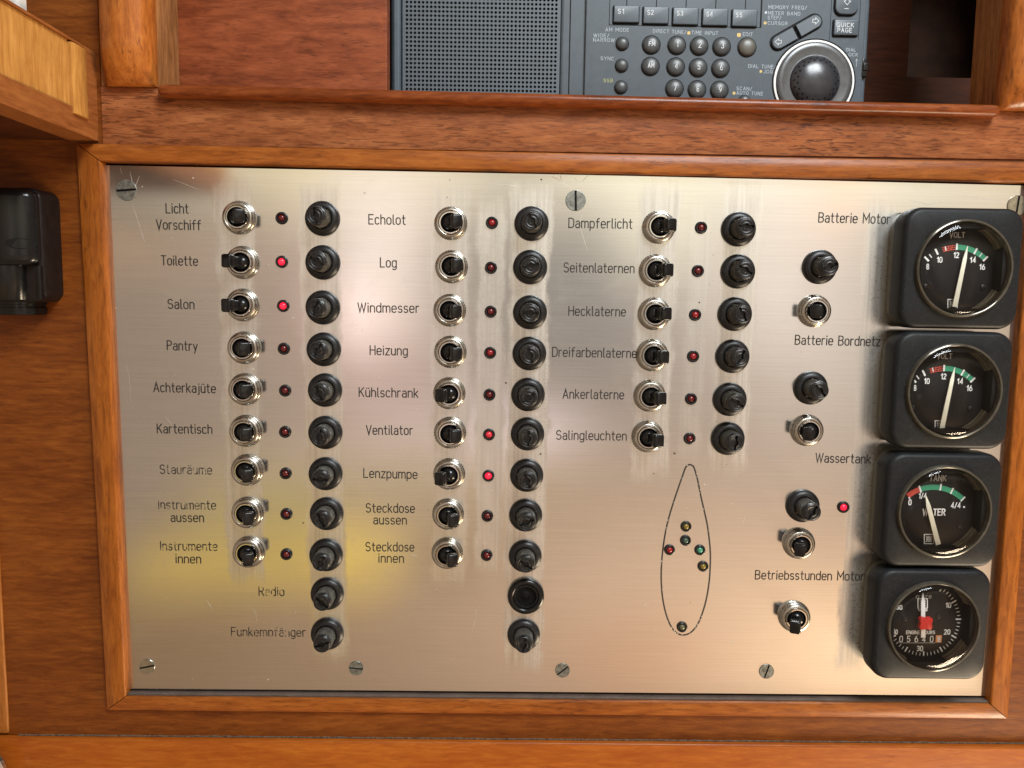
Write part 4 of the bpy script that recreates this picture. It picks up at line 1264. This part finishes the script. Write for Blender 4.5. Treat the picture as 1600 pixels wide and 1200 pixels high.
def gauge(fx, fy, crop, label, build_dial, half=30.0):
    cx, cz = P(fx, fy, FRONT + SUNK)
    t = thing('square_gauge', label, 'gauge', cx, cz, SUNK, 'square gauges on the right of the steel panel')

    def D(x, y, d=15.0):                                    # measured dial point -> gauge coordinates
        p = P(crop[0] + x / 5.217, crop[1] + y / 5.217, d + SUNK)
        return (p[0] - cx, p[1] - cz)
    mb = MB()
    lo = []
    h = half
    for (ins, d, c) in ((1.1, 3.3, 11), (.8, 9.4, 10), (.25, 9.8, 9), (0.1, 10.4, 9), (0, 18.6, 9), (.35, 20.3, 8.8), (1.2, 21.5, 8.2), (2.3, FRONT, 7.4)):
        lo.append([(x, z, d) for (x, z) in rr_loop(-h + ins, h - ins, -h + ins, h - ins, c, 10)])
    nb = 2 * len(lo[0])
    base = lo[-1]
    for (r, d) in ((24.6, FRONT), (24.3, FRONT - .4), (24.3, 13.5)):
        lo.append([(r * x / math.hypot(x, z), r * z / math.hypot(x, z), d) for (x, z, _) in base])
    mb.loft(lo, cap0=True, cap1=True)
    mb.mi[:nb] = [1] * nb
    mb.build('housing', [M['housing'], M['flange']], t, angle=35)
    mb = MB()
    mb.lathe([(24.25, 20.5), (24.25, 23.4), (23.9, 24.3), (23.3, 24.6), (22.9, 24.4), (22.75, 24.0)], 96)
    mb.build('bezel_ring', M['bezel'], t, angle=30)
    mb = MB()
    mb.lathe([(22.8, 24.0), (22.7, 22.6), (22.4, 22.4), (22.6, 21.0), (22.3, 18.6), (22.0, 18.3), (22.2, 17.2), (21.9, 15.05)], 96)
    mb.build('bezel_wall', M['bezel_wall'], t, angle=30)
    mb = MB()
    mb.lathe([(24.2, 14.9), (0, 15.0)], 64)
    dial = mb.build('dial_face', M['dial'], t)
    mb = MB()
    mb.lathe([(22.8, 23.7), (22.4, 24.5), (21.4, 25.25), (19.6, 25.9), (16, 26.5), (11, 26.9), (5, 27.1), (0, 27.15)], 64)
    mb.build('lens', M['lens'], t, angle=180)
    build_dial(t, dial, D)
    return t


def bar(mb, a, b_, w, d, mat=0):
    l = math.hypot(b_[0] - a[0], b_[1] - a[1])
    nx, nz = -(b_[1] - a[1]) / l * w / 2, (b_[0] - a[0]) / l * w / 2
    mb.add([(a[0] + nx, a[1] + nz, d), (a[0] - nx, a[1] - nz, d), (b_[0] - nx, b_[1] - nz, d), (b_[0] + nx, b_[1] + nz, d)], [(0, 1, 2, 3)], mat)


def word(mb, D, s, x, y, w, h, stroke, d=15.12, mat=0, gap=0.24):
    """text centred on (x, y) of the dial picture, w wide and h high there"""
    a, b_ = D(x - w / 2, y + h / 2), D(x + w / 2, y + h / 2)
    lettering(mb, s, a, b_, abs(D(x, y - h / 2)[1] - D(x, y + h / 2)[1]) - stroke * .5, stroke, d, 0, gap, mat)


def logo(D, x, y, s, parent, dz=15.1):
    mb = MB()
    h = s / 2
    q = [D(x - h, y - h), D(x + h, y - h), D(x + h, y + h), D(x - h, y + h)]
    ribbon(mb, q, .5, dz, closed=True)
    c = D(x, y)
    r = abs(D(x + h, y)[0] - c[0]) * .62
    for k in range(4):                                      # corner marks and gear
        a = PI / 4 + k * PI / 2
        mb.add([(c[0] + r * 1.05 * math.cos(a), c[1] + r * 1.05 * math.sin(a), dz), (c[0] + r * 1.28 * math.cos(a - .28), c[1] + r * 1.28 * math.sin(a - .28), dz), (c[0] + r * 1.4 * math.cos(a), c[1] + r * 1.4 * math.sin(a), dz), (c[0] + r * 1.28 * math.cos(a + .28), c[1] + r * 1.28 * math.sin(a + .28), dz)], [(0, 1, 2, 3)])
    ring = [(c[0] + r * .78 * (1 + .16 * math.cos(8 * 2 * PI * k / 48)) * math.cos(2 * PI * k / 48), c[1] + r * .78 * (1 + .16 * math.cos(8 * 2 * PI * k / 48)) * math.sin(2 * PI * k / 48)) for k in range(48)]
    ribbon(mb, ring, .30, dz, closed=True)
    ribbon(mb, [(c[0] + r * .34 * math.cos(2 * PI * k / 16), c[1] + r * .34 * math.sin(2 * PI * k / 16)) for k in range(16)], .28, dz, closed=True)
    word(mb, D, 'VDO', x, y + h + s * .19, s * 1.02, s * .20, .42, dz)
    mb.build('maker_mark', M['white'], parent, recalc=False)


def needle(parent, a, b_, w0, w1, mat, d=17.0):
    """flat pointer from base a to tip b_, pointed, with thickness"""
    mb = MB()
    l = math.hypot(b_[0] - a[0], b_[1] - a[1])
    ux, uz = (b_[0] - a[0]) / l, (b_[1] - a[1]) / l
    k = l - w0 * 2.2
    out = [(0, -w0 / 2), (0, w0 / 2), (k, w1 / 2), (l, .12), (l, -.12), (k, -w1 / 2)]
    pts = [(a[0] + ux * s - uz * t_, a[1] + uz * s + ux * t_) for (s, t_) in out]
    mb.loft([[(x, z, d) for (x, z) in pts], [(x, z, d + .5) for (x, z) in pts]], cap0=True, cap1=True)
    return mb.build('needle', M[mat], parent)


def dial_screws(D, pts, parent):
    for (x, y) in pts:
        c = D(x, y)
        mb = MB()
        mb.lathe([(1.35, 0), (1.3, .5), (.8, .75), (0, .8)], 24)
        o = mb.build('dial_screw', M['black'], parent)
        o.location = (c[0] * MM, -15.0 * MM, c[1] * MM)


def volt_dial(off):
    ox, oy = off

    def go(t, dial, D0):
        D = lambda x, y, d=15.0: D0(x + ox, y + oy, d)
        # arc: centre (697, 785) radius 340 in the dial picture
        def pt(deg, r):
            lean = -0.060
            x = r * math.sin(math.radians(deg)); y = -r * math.cos(math.radians(deg))
            return D(704 - 20 + x - lean * 0 + (0.058 * (-y)) , 786 + y)
        gm = MB()
        seg = [i * 45 / 14 for i in range(15)]
        lo = [[(*pt(a, 316), 15.06) for a in seg], [(*pt(a, 358), 15.06) for a in seg]]
        gm.loft(lo, cap1=False, closed=False)
        gm.build('green_band', M['green'], t, recalc=False)
        rm = MB()
        for (r0) in (322, 338, 354):
            ribbon(rm, [pt(a, r0 - 4) for a in (-19.5, -14, -8, -2.2)], .42, 15.06)
        for a in (-17, -12, -7):
            bar(rm, pt(a - 1.6, 318), pt(a + 1.6, 356), .35, 15.08)
        rm.build('red_band', M['red'], t, recalc=False)
        wm = MB()
        for (a, ma) in ((-45, 1), (-38.5, 0), (-28.5, 1), (-15.5, 0), (0, 1), (14.5, 0), (27, 1), (36, 0), (44.6, 1)):
            bar(wm, pt(a, 314 if ma else 320), pt(a, 366 if ma else 356), .95 if ma else .5, 15.12)
        wm.build('scale_ticks', M['white'], t, recalc=False)
        nm = MB()
        word(nm, D, '8', 466, 606, 24, 44, .46); word(nm, D, '10', 562, 551, 46, 44, .46); word(nm, D, '12', 698, 513, 46, 44, .46)
        word(nm, D, '14', 833, 553, 50, 44, .46); word(nm, D, '16', 909, 609, 48, 44, .46)
        nm.build('numerals', M['white'], t, recalc=False)
        vm = MB()
        word(vm, D, 'VOLT', 706, 348, 128, 44, .5)
        vm.build('dial_word', M['grey_print'], t, recalc=False)  # grey puts the glare and shade over the word into its colour
        logo(D, 669, 914, 76, t)
        needle(t, D(684, 936, 17), D(786, 452, 17), 2.5, 1.9, 'needle')
        dial_screws(D, [(452, 770), (916, 776)], t)
    return go


gauge(1504.2, 419.8, (1360, 300), 'black square voltmeter below Batterie Motor, topmost of the four gauges', volt_dial((0, 0)))
gauge(1488.8, 611.2, (1360, 500), 'black square voltmeter beside Batterie Bordnetz, second gauge from the top', volt_dial((-104, -55)))


def tank_dial(t, dial, D):
    def arcpts(p0, p1, p2, n=14):
        # circle through three dial points
        (ax, ay), (bx, by), (cx, cy) = p0, p1, p2
        d_ = 2 * (ax * (by - cy) + bx * (cy - ay) + cx * (ay - by))
        ux = ((ax * ax + ay * ay) * (by - cy) + (bx * bx + by * by) * (cy - ay) + (cx * cx + cy * cy) * (ay - by)) / d_
        uy = ((ax * ax + ay * ay) * (cx - bx) + (bx * bx + by * by) * (ax - cx) + (cx * cx + cy * cy) * (bx - ax)) / d_
        return ux, uy, math.hypot(ax - ux, ay - uy)
    ux, uy, r = arcpts((408, 443), (640, 372), (857, 468))
    pt = lambda a, rr: D(ux + rr * math.sin(math.radians(a)), uy - rr * math.cos(math.radians(a)))
    an = lambda x, y: math.degrees(math.atan2(x - ux, uy - y))
    a0, a1, a2, a3, a4 = an(408, 443), an(508, 383), an(676, 370), an(768, 402), an(857, 468)
    for (s, e, nm, mk) in ((a0, a1, 'red_band', 'red'), (a1, a4, 'green_band', 'green')):
        mb = MB()
        seg = [s + (e - s) * i / 16 for i in range(17)]
        mb.loft([[(*pt(a, r - 21), 15.06) for a in seg], [(*pt(a, r + 21), 15.06) for a in seg]], cap1=False, closed=False)
        mb.build(nm, M[mk], t, recalc=False)
    mb = MB()
    for (a, l0, l1, w) in ((a1, -27, 30, .9), (a2, -22, 32, .8), (a3, -22, 30, .8), (a4, -24, 26, .8), (a0, -26, -14, .9)): bar(mb, pt(a, r + l0), pt(a, r + l1), w, 15.12)
    mb.build('scale_ticks', M['white'], t, recalc=False)
    mb = MB()
    word(mb, D, '0', 425, 492, 26, 46, .5); word(mb, D, '1/4', 528, 440, 64, 44, .42); word(mb, D, '4/4', 798, 517, 80, 44, .46)
    for (x, y) in ((378, 497), (867, 533)):
        c = D(x, y)
        mb.add([(c[0] + .5 * math.cos(2 * PI * i / 12), c[1] + .5 * math.sin(2 * PI * i / 12), 15.1) for i in range(12)], [tuple(range(12))])
    word(mb, D, 'WATER', 620, 572, 188, 54, .62)
    mb.build('numerals', M['white'], t, recalc=False)
    mb = MB()
    word(mb, D, 'TANK', 652, 295, 140, 48, .52)
    mb.build('dial_word', M['grey_print'], t, recalc=False)
    logo(D, 581, 794, 76, t)
    needle(t, D(655, 838, 17), D(553, 438, 17), 2.6, 2.2, 'needle')
    dial_screws(D, [(368, 666), (832, 700)], t)


gauge(1473.6, 798.7, (1340, 690), 'black square water tank gauge with red and green band, third from the top', tank_dial)


def hours_dial(t, dial, D):
    cx, cy, r = 642, 560, 288
    pt = lambda a, rr: D(cx + rr * math.sin(math.radians(a)), cy - rr * math.cos(math.radians(a)))
    mb = MB()
    for k in range(5, 50):
        mj = k % 5 == 0
        bar(mb, pt(k * 6, r - (26 if mj else 14)), pt(k * 6, r + (18 if mj else 12)), .75 if mj else .36, 15.1)
    mb.build('scale_ticks', M['white'], t, recalc=False)
    mb = MB()
    word(mb, D, '10', 842, 444, 46, 40, .46); word(mb, D, '20', 832, 662, 52, 40, .46); word(mb, D, '30', 610, 797, 52, 42, .48); word(mb, D, '40', 408, 662, 44, 38, .5); word(mb, D, '50', 443, 462, 50, 36, .5)
    word(mb, D, 'ENGINE HOURS', 616, 666, 236, 28, .32)
    mb.build('numerals', M['white'], t, recalc=False)
    mb = MB()
    word(mb, D, 'o', 590, 372, 26, 34, .3); word(mb, D, 're', 682, 372, 46, 34, .3)
    mb.build('script_word', M['grey_print'], t, recalc=False)
    logo(D, 634, 432, 76, t)
    mb = MB()
    a, b_ = D(432, 748), D(800, 690)
    mb.add([(a[0], a[1], 15.05), (b_[0], a[1], 15.05), (b_[0], b_[1], 15.05), (a[0], b_[1], 15.05)], [(0, 1, 2, 3)])
    cw = mb.build('counter_window', M['black_hole'], t, recalc=False)
    mb = MB()
    for (s, x) in (('0', 457), ('5', 518), ('6', 581), ('4', 643), ('0', 706)): word(mb, D, s, x, 720, 29, 50, .44)
    bar(mb, D(445, 753), D(735, 753), .16, 15.1)
    mb.build('counter_digits', M['white'], cw, recalc=False)
    mb = MB()
    a, b_ = D(738, 750), D(791, 691)
    mb.add([(a[0], a[1], 15.1), (b_[0], a[1], 15.1), (b_[0], b_[1], 15.1), (a[0], b_[1], 15.1)], [(0, 1, 2, 3)])
    word(mb, D, '8', 766, 720, 26, 44, .6, 15.16, 1)
    mb.build('counter_drum', [M['orange'], M['white']], cw, recalc=False)
    nd = needle(t, D(637, 708, 17), D(634, 345, 17), 2.3, 2.1, 'needle_white', 17.0)
    mb = MB()
    c = D(662, 597, 19)
    out = [(c[0] + 3.6 * (1 + .17 * math.cos(4 * (2 * PI * k / 64) + PI)) * math.cos(2 * PI * k / 64), c[1] + 3.5 * (1 + .17 * math.cos(4 * (2 * PI * k / 64) + PI)) * math.sin(2 * PI * k / 64)) for k in range(64)]
    mb.loft([[(x, z, 17.2) for (x, z) in out], [(x, z, 19.2) for (x, z) in out], [(c[0] + (x - c[0]) * .9, c[1] + (z - c[1]) * .9, 19.5) for (x, z) in out]], cap0=True, cap1=True)
    mb.build('hub', M['hub_red'], nd)
    dial_screws(D, [(490, 556), (762, 540)], t)


gauge(1456.7, 977.9, (1320, 860), 'black square engine hours counter with red hub, lowest of the four gauges', hours_dial)

# ------------------------------------------------------------------ the radio on the shelf
RD = -43.0
rz0 = z_shelf
rd = thing('radio', 'grey portable world band radio with round number keys standing on the shelf', 'radio', 0, 0, 0)
C3 = lambda x, y: (900 + x / 4.444, y / 4.444)
C4 = lambda x, y: (1160 + x / 3.636, y / 3.636)
Q = lambda p, d=RD + 2: P(p[0], p[1], d)
xrl, xrr = P(609, 70, RD)[0], P(1356, 80, RD)[0]
xsp = P(890, 75, RD)[0]
ztop = rz0 + 150
gx0, gx1 = P(629, 70, RD)[0], P(875, 70, RD)[0]
mb = MB()
mb.slab(xrl, gx0, rz0, ztop, RD - 40, RD, 4.5, 3)
mb.slab(gx1, xrr, rz0, ztop, RD - 40, RD, 2.0, 1)
mb.slab(gx0 + .01, gx1 - .01, rz0 + .01, ztop, RD - 40, RD - 3.2, .2)
mb.build('body', M['radio'], rd)
# speaker grille: a real perforated sheet
mb = MB()
px, pz = 2.23, 2.32
ncol = int((gx1 - gx0 - 1.0) / px)
zr0 = rz0 + 1.5
hr = .74
nseg = 12
nrow = 34
ox = (gx1 - gx0 - ncol * px) / 2
for i in range(ncol):
    for j in range(nrow):
        x, z = gx0 + ox + i * px, zr0 + j * pz
        cx, cz = x + px / 2, z + pz / 2
        outer, inner, deep = [], [], []
        for k in range(nseg):
            a = 2 * PI * k / nseg + PI / 4
            ca, sa = math.cos(a), math.sin(a)
            s = 1 / max(abs(ca), abs(sa))
            outer.append((cx + ca * s * px / 2, cz + sa * s * pz / 2, RD)); inner.append((cx + ca * hr, cz + sa * hr, RD)); deep.append((cx + ca * hr, cz + sa * hr, RD - 1.6))
        f0 = [(k, (k + 1) % nseg, nseg + (k + 1) % nseg, nseg + k) for k in range(nseg)]
        f1 = [(nseg + k, nseg + (k + 1) % nseg, 2 * nseg + (k + 1) % nseg, 2 * nseg + k) for k in range(nseg)]
        mb.add(outer + inner + deep, f0 + f1, 0)
        mb.mi[-nseg:] = [1] * nseg
xa, xb, za, zb2 = gx0 + ox, gx0 + ox + ncol * px, zr0, zr0 + nrow * pz
for (a, b_, c, e) in ((gx0, xa, rz0, ztop), (xb, gx1, rz0, ztop), (xa, xb, rz0, za), (xa, xb, zb2, ztop)):
    mb.add([(a, c, RD), (b_, c, RD), (b_, e, RD), (a, e, RD)], [(0, 1, 2, 3)], 0)
mb.add([(gx0, rz0, RD - 1.7), (gx1, rz0, RD - 1.7), (gx1, ztop, RD - 1.7), (gx0, ztop, RD - 1.7)], [(0, 1, 2, 3)], 1)
mb.build('speaker_grille', [M['radio'], M['black_hole']], rd, recalc=False, angle=30)
# seam and raised control panel
mb = MB()
mb.add([(xsp - .35, rz0, RD + .04), (xsp + .35, rz0, RD + .04), (xsp + .35, ztop, RD + .04), (xsp - .35, ztop, RD + .04)], [(0, 1, 2, 3)])
mb.build('seam', M['black_hole'], rd, recalc=False)
xcp0, xcp1 = P(914, 80, RD + 2)[0], P(1350, 80, RD + 2)[0]
mb = MB()
mb.slab(xcp0, xcp1, rz0 + .1, ztop - 3, RD - .5, RD + 2, .7, .8)
mb.build('control_panel', M['radio'], rd)


def rtext(s, p0, p1, cap=1.55, st=.30, mk='legend', parent=None, d=None, gap=.3):
    mb = MB()
    d = RD + 2 if d is None else d
    lettering(mb, s, P(*p0, d), P(*p1, d), cap, st, d + .05, 0, gap)
    return mb.build('legend' if parent else 'printed_text', M[mk], parent or rd, recalc=False)


# preset keys in their shallow well
mb = MB()
w0, w1, wz = Q(C3(232, 100))[0], Q(C3(1285, 100))[0], Q(C3(740, 182))[1]
ribbon(mb, [(w0, wz + 30), (w0, wz), (w1, wz)], .35, RD + 2.05)
ribbon(mb, [(w1, wz), (w1, wz + 30)], .9, RD + 2.05, cap=False)
for x in (352, 558, 764, 970, 1176):
    a = Q(C3(x, 50))
    ribbon(mb, [(a[0], a[1] - 1), (a[0], a[1] + 30)], .5, RD + 2.07)
mb.build('well_lines', M['black_hole'], rd, recalc=False)
for (x0, x1, y0, y1, s) in ((258, 437, 46, 160, 'S1'), (463, 641, 54, 168, 'S2'), (668, 847, 60, 175, 'S3'), (873, 1052, 66, 181, 'S4'), (1078, 1255, 72, 187, 'S5')):
    a, b_ = Q(C3(x0, y1)), Q(C3(x1, y0))
    mb = MB()
    mb.slab(a[0] - .55, b_[0] + .45, a[1] - .75, b_[1] + .4, RD + 1.5, RD + 2.12, .1, .9)
    mb.build('key_surround', M['black_hole'], rd)
    mb = MB()
    mb.slab(a[0], b_[0], a[1], b_[1], RD + 2, RD + 3.6, .5, .7)
    k = mb.build('preset_key', M['radio_key'], rd)
    rtext(s, C3(x0 + 31, y0 + 47), C3(x0 + 76, y0 + 48), 2.3, .38, 'legend', k, RD + 3.6, .34)


def round_key(x, y, r, mk='rubber_key', s=None):
    c = Q(C3(x, y))
    rr = r / 4.444 / 2.71
    mb = MB()
    mb.lathe([(rr * 1.1, 2.0), (rr * 1.1, 2.1), (rr * 1.0, 2.12)], 40)
    o = mb.build('key_surround', M['black_hole'], rd, (c[0], c[1], RD))
    mb = MB()
    mb.lathe([(rr * .97, 2.05), (rr * .97, 2.7), (rr * .9, 3.3), (rr * .7, 3.9), (rr * .4, 4.25), (0, 4.35)], 40)
    k = mb.build('round_key', M[mk], rd, (c[0], c[1], RD))
    if s:
        mb = MB()
        w = 1.65 if len(s) == 1 else 3.6
        if s == '1': w = .95
        cp_ = 2.8 if len(s) == 1 else 2.2
        lettering(mb, s, (-w / 2, -cp_ / 2), (w / 2, -cp_ / 2), cp_, .42, 4.42, 0, .28)
        mb.build('legend', M['legend'], k, recalc=False)


for (x, y) in ((321, 305), (316, 457), (311, 607)): round_key(x, y, 42)
for (x, y, s) in ((522, 313, 'FM'), (699, 316, '1'), (854, 321, '2'), (1010, 326, '3'), (516, 462, 'AM'), (691, 466, '4'), (847, 471, '5'), (1002, 476, '6'), (683, 617, '7'), (839, 624, '8'), (994, 628, '9')): round_key(x, y, 58, 'rubber_key', s)
round_key(1186, 330, 59, 'rubber_edit')
round_key(1168, 708, 42)
for (s, x0, x1, y0, y1, mk) in (('AM MODE', 203, 368, 217, 220, 'legend_dim'), ('WIDE/', 120, 230, 257, 259, 'legend_dim'), ('NARROW', 118, 268, 288, 291, 'legend_dim'), ('SYNC', 170, 262, 416, 419, 'legend_dim'), ('SSB', 190, 256, 570, 571, 'olive'),
                               ('TIMER OVER', 275, 492, 696, 702, 'legend'), ('DIRECT TUNE/', 533, 765, 226, 236, 'legend_dim'), ('TIME INPUT', 800, 986, 238, 243, 'legend_dim'), ('EDIT', 1157, 1226, 249, 251, 'legend_dim'),
                               ('METER BAND', 1332, 1556, 102, 108, 'legend_dim'), ('STEP/', 1330, 1424, 134, 136, 'legend_dim'), ('CURSOR', 1330, 1468, 170, 176, 'legend_dim'),
                               ('DIAL TUNE/', 1195, 1388, 470, 476, 'legend_dim'), ('JOG', 1300, 1366, 508, 510, 'legend_dim'), ('SCAN/', 1113, 1222, 625, 628, 'legend_dim'), ('AUTO TUNE', 1113, 1298, 656, 662, 'legend_dim')):
    rtext(s, C3(x0, y0), C3(x1, y1), 1.75, .28, mk)
rtext('MEMORY FREQ/', C4(147, 50), C4(365, 54), 1.75, .28, 'legend_dim')
rtext('DIAL', C4(588, 291), C4(644, 293), 1.6, .28, 'legend_dim')
rtext('LOCK', C4(585, 318), C4(656, 320), 1.6, .28, 'legend_dim')
for (x, y, mk, r) in ((783, 229, 'amber', .85), (1131, 243, 'amber', 1.05), (1318, 87, 'legend', .6), (1313, 160, 'amber', .75), (1283, 496, 'amber', .7), (1097, 647, 'amber', .75)):
    c = Q(C3(x, y)); mb = MB()
    mb.add([(x_, z_, RD + 2.06) for (x_, z_) in rr_loop(c[0] - r, c[0] + r, c[1] - r, c[1] + r, r * .5)], [tuple(range(28))])
    mb.build('colour_dot', M[mk], rd, recalc=False)


def stadium(a, b_, r, n=12):
    an = math.atan2(b_[1] - a[1], b_[0] - a[0])
    return [(b_[0] + r * math.cos(an - PI / 2 + PI * i / n), b_[1] + r * math.sin(an - PI / 2 + PI * i / n)) for i in range(n + 1)] + \
           [(a[0] + r * math.cos(an + PI / 2 + PI * i / n), a[1] + r * math.sin(an + PI / 2 + PI * i / n)) for i in range(n + 1)]


a, b_ = Q(C4(200, 243)), Q(C4(408, 125))
mb = MB()
mb.add([(x, z, RD + 2.06) for (x, z) in stadium(a, b_, 4.6)], [tuple(range(26))])
mb.build('rocker_well', M['black_hole'], rd, recalc=False)
mid = Q(C4(304, 186))
an = math.atan2(b_[1] - a[1], b_[0] - a[0])
for (c, sg) in ((a, -1), (b_, 1)):
    L = math.hypot(c[0] - mid[0], c[1] - mid[1])
    rr = 3.55
    out = [(-rr * 0 + L + rr * math.cos(-PI / 2 + PI * i / 12), rr * math.sin(-PI / 2 + PI * i / 12)) for i in range(13)] + [(1.0, rr), (1.0, -rr)]
    A2 = an if sg > 0 else an + PI
    tr_ = lambda x, z, s=1: (mid[0] + x * math.cos(A2) - z * math.sin(A2), mid[1] + x * math.sin(A2) + z * math.cos(A2))
    mb = MB()
    lo = [[(*tr_(x, z), RD + 2) for (x, z) in out], [(*tr_(x, z), RD + 3.3) for (x, z) in out], [(*tr_(L / 2 + (x - L / 2) * .95, z * .9), RD + 3.7) for (x, z) in out]]
    mb.loft(lo, cap1=True)
    k = mb.build('rocker_key', M['radio_key'], rd)
    mb = MB()
    s = sg
    ar = [(-1.5, -.8), (.1, -.8), (.1, -1.7), (1.9, 0), (.1, 1.7), (.1, .8), (-1.5, .8)]
    ribbon(mb, [(c[0] + s * x, c[1] + z) for (x, z) in ar], .32, RD + 3.76, closed=True)
    mb.build('legend', M['legend'], k, recalc=False)
# jog dial
c = Q(C4(405, 467))
jr = 222 / 3.636 / 2.71
mb = MB()
mb.lathe([(jr * 1.04, 2.0), (jr * 1.04, 2.1), (jr * .98, 2.12)], 80)
mb.build('dial_surround', M['black_hole'], rd, (c[0], c[1], RD))
mb = MB()
mb.lathe([(jr, 2.1), (jr, 2.4), (jr * .985, 2.6), (jr * .955, 2.6), (jr * .94, 2.3)], 96)
mb.build('dial_ring', M['white'], rd, (c[0], c[1], RD))
mb = MB()
mb.lathe([(jr * .93, 2.1), (jr * .93, 3.6), (jr * .90, 4.1), (jr * .80, 4.0), (jr * .66, 3.4), (jr * .62, 3.5)], 96)
jd = mb.build('jog_dial', M['jog_ring'], rd, (c[0], c[1], RD))
mb = MB()
mb.lathe([(jr * .62, 3.4), (jr * .60, 4.2), (jr * .54, 5.6), (jr * .44, 6.9), (jr * .32, 7.8), (jr * .16, 8.4), (0, 8.6)], 72)
for k in range(20):
    for (q, h) in ((.545, 5.56), (.475, 6.50)):
        aa = 2 * PI * (k + (.5 if q < .5 else 0)) / 20
        x, z = jr * q * math.cos(aa), jr * q * math.sin(aa)
        rr = .42
        tilt = 1.0
        mb.add([(x + rr * math.cos(2 * PI * i / 10), z + rr * math.sin(2 * PI * i / 10), h + .12 - (rr * math.cos(2 * PI * i / 10 - aa)) * tilt) for i in range(10)], [tuple(range(10))], 1)
mb.build('jog_ball', [M['jog'], M['black_hole']], jd)
# page keys on the right
for (x0, x1, y0, y1, cr) in ((520, 662, -160, 86, 4), (512, 655, 118, 204, .8)):
    a, b_ = Q(C4(x0, y1)), Q(C4(x1, y0))
    mb = MB()
    mb.slab(a[0] - .6, b_[0] + .5, a[1] - .8, b_[1] + .5, RD + 1.5, RD + 2.12, .1, cr + .3)
    mb.build('key_surround', M['black_hole'], rd)
    mb = MB()
    mb.slab(a[0], b_[0], a[1], b_[1], RD + 2, RD + 3.8, .5, cr)
    k = mb.build('page_key', M['radio_key'], rd)
    if cr < 1:
        rtext('QUICK', C4(535, 152), C4(633, 154), 2.1, .36, 'legend', k, RD + 3.8)
        rtext('PAGE', C4(538, 182), C4(622, 184), 2.1, .36, 'legend', k, RD + 3.8)
    else:
        mb = MB()
        q = P(*C4(596, 8), RD + 3.8)
        ribbon(mb, [(q[0] - .9, q[1] + 3), (q[0] - .9, q[1] + .2), (q[0] - 1.9, q[1] + .2), (q[0], q[1] - 1.8), (q[0] + 1.9, q[1] + .2), (q[0] + .9, q[1] + .2), (q[0] + .9, q[1] + 3)], .32, RD + 3.86)
        q = P(*C4(591, 49), RD + 3.8)
        ribbon(mb, [(q[0] - 1.1, q[1]), (q[0] + 1.1, q[1])], .36, RD + 3.86)
        mb.build('legend', M['legend'], k, recalc=False)
mb = MB()
for xx in (512, 676):
    q = Q(C4(xx, 100))
    ribbon(mb, [(q[0] - 1.0, q[1] - 12), (q[0] - 1.0, q[1] + 60)], .28, RD + 2.05)
q = Q(C4(648, 358))
mb.build('panel_grooves', M['black_hole'], rd, recalc=False)
mb = MB()
ribbon(mb, [(q[0], q[1] - 2), (q[0], q[1] + 2)], .25, RD + 2.06)
ribbon(mb, [(q[0] - .6, q[1] + 1), (q[0], q[1] + 2.2), (q[0] + .6, q[1] + 1)], .22, RD + 2.1)
mb.build('lock_arrow', M['legend_dim'], rd, recalc=False)
q = Q(C4(688, 382))
mb = MB()
mb.slab(q[0] - 1.0, q[0] + 2.2, q[1] - 5, q[1] + 5, RD - 6, RD + 2.2, .3)
mb.slab(q[0] - .5, q[0] + 2.6, q[1] - 2, q[1] + 2.4, RD - 4, RD + 2.8, .4)
mb.build('lock_slider', M['black_gloss'], rd)
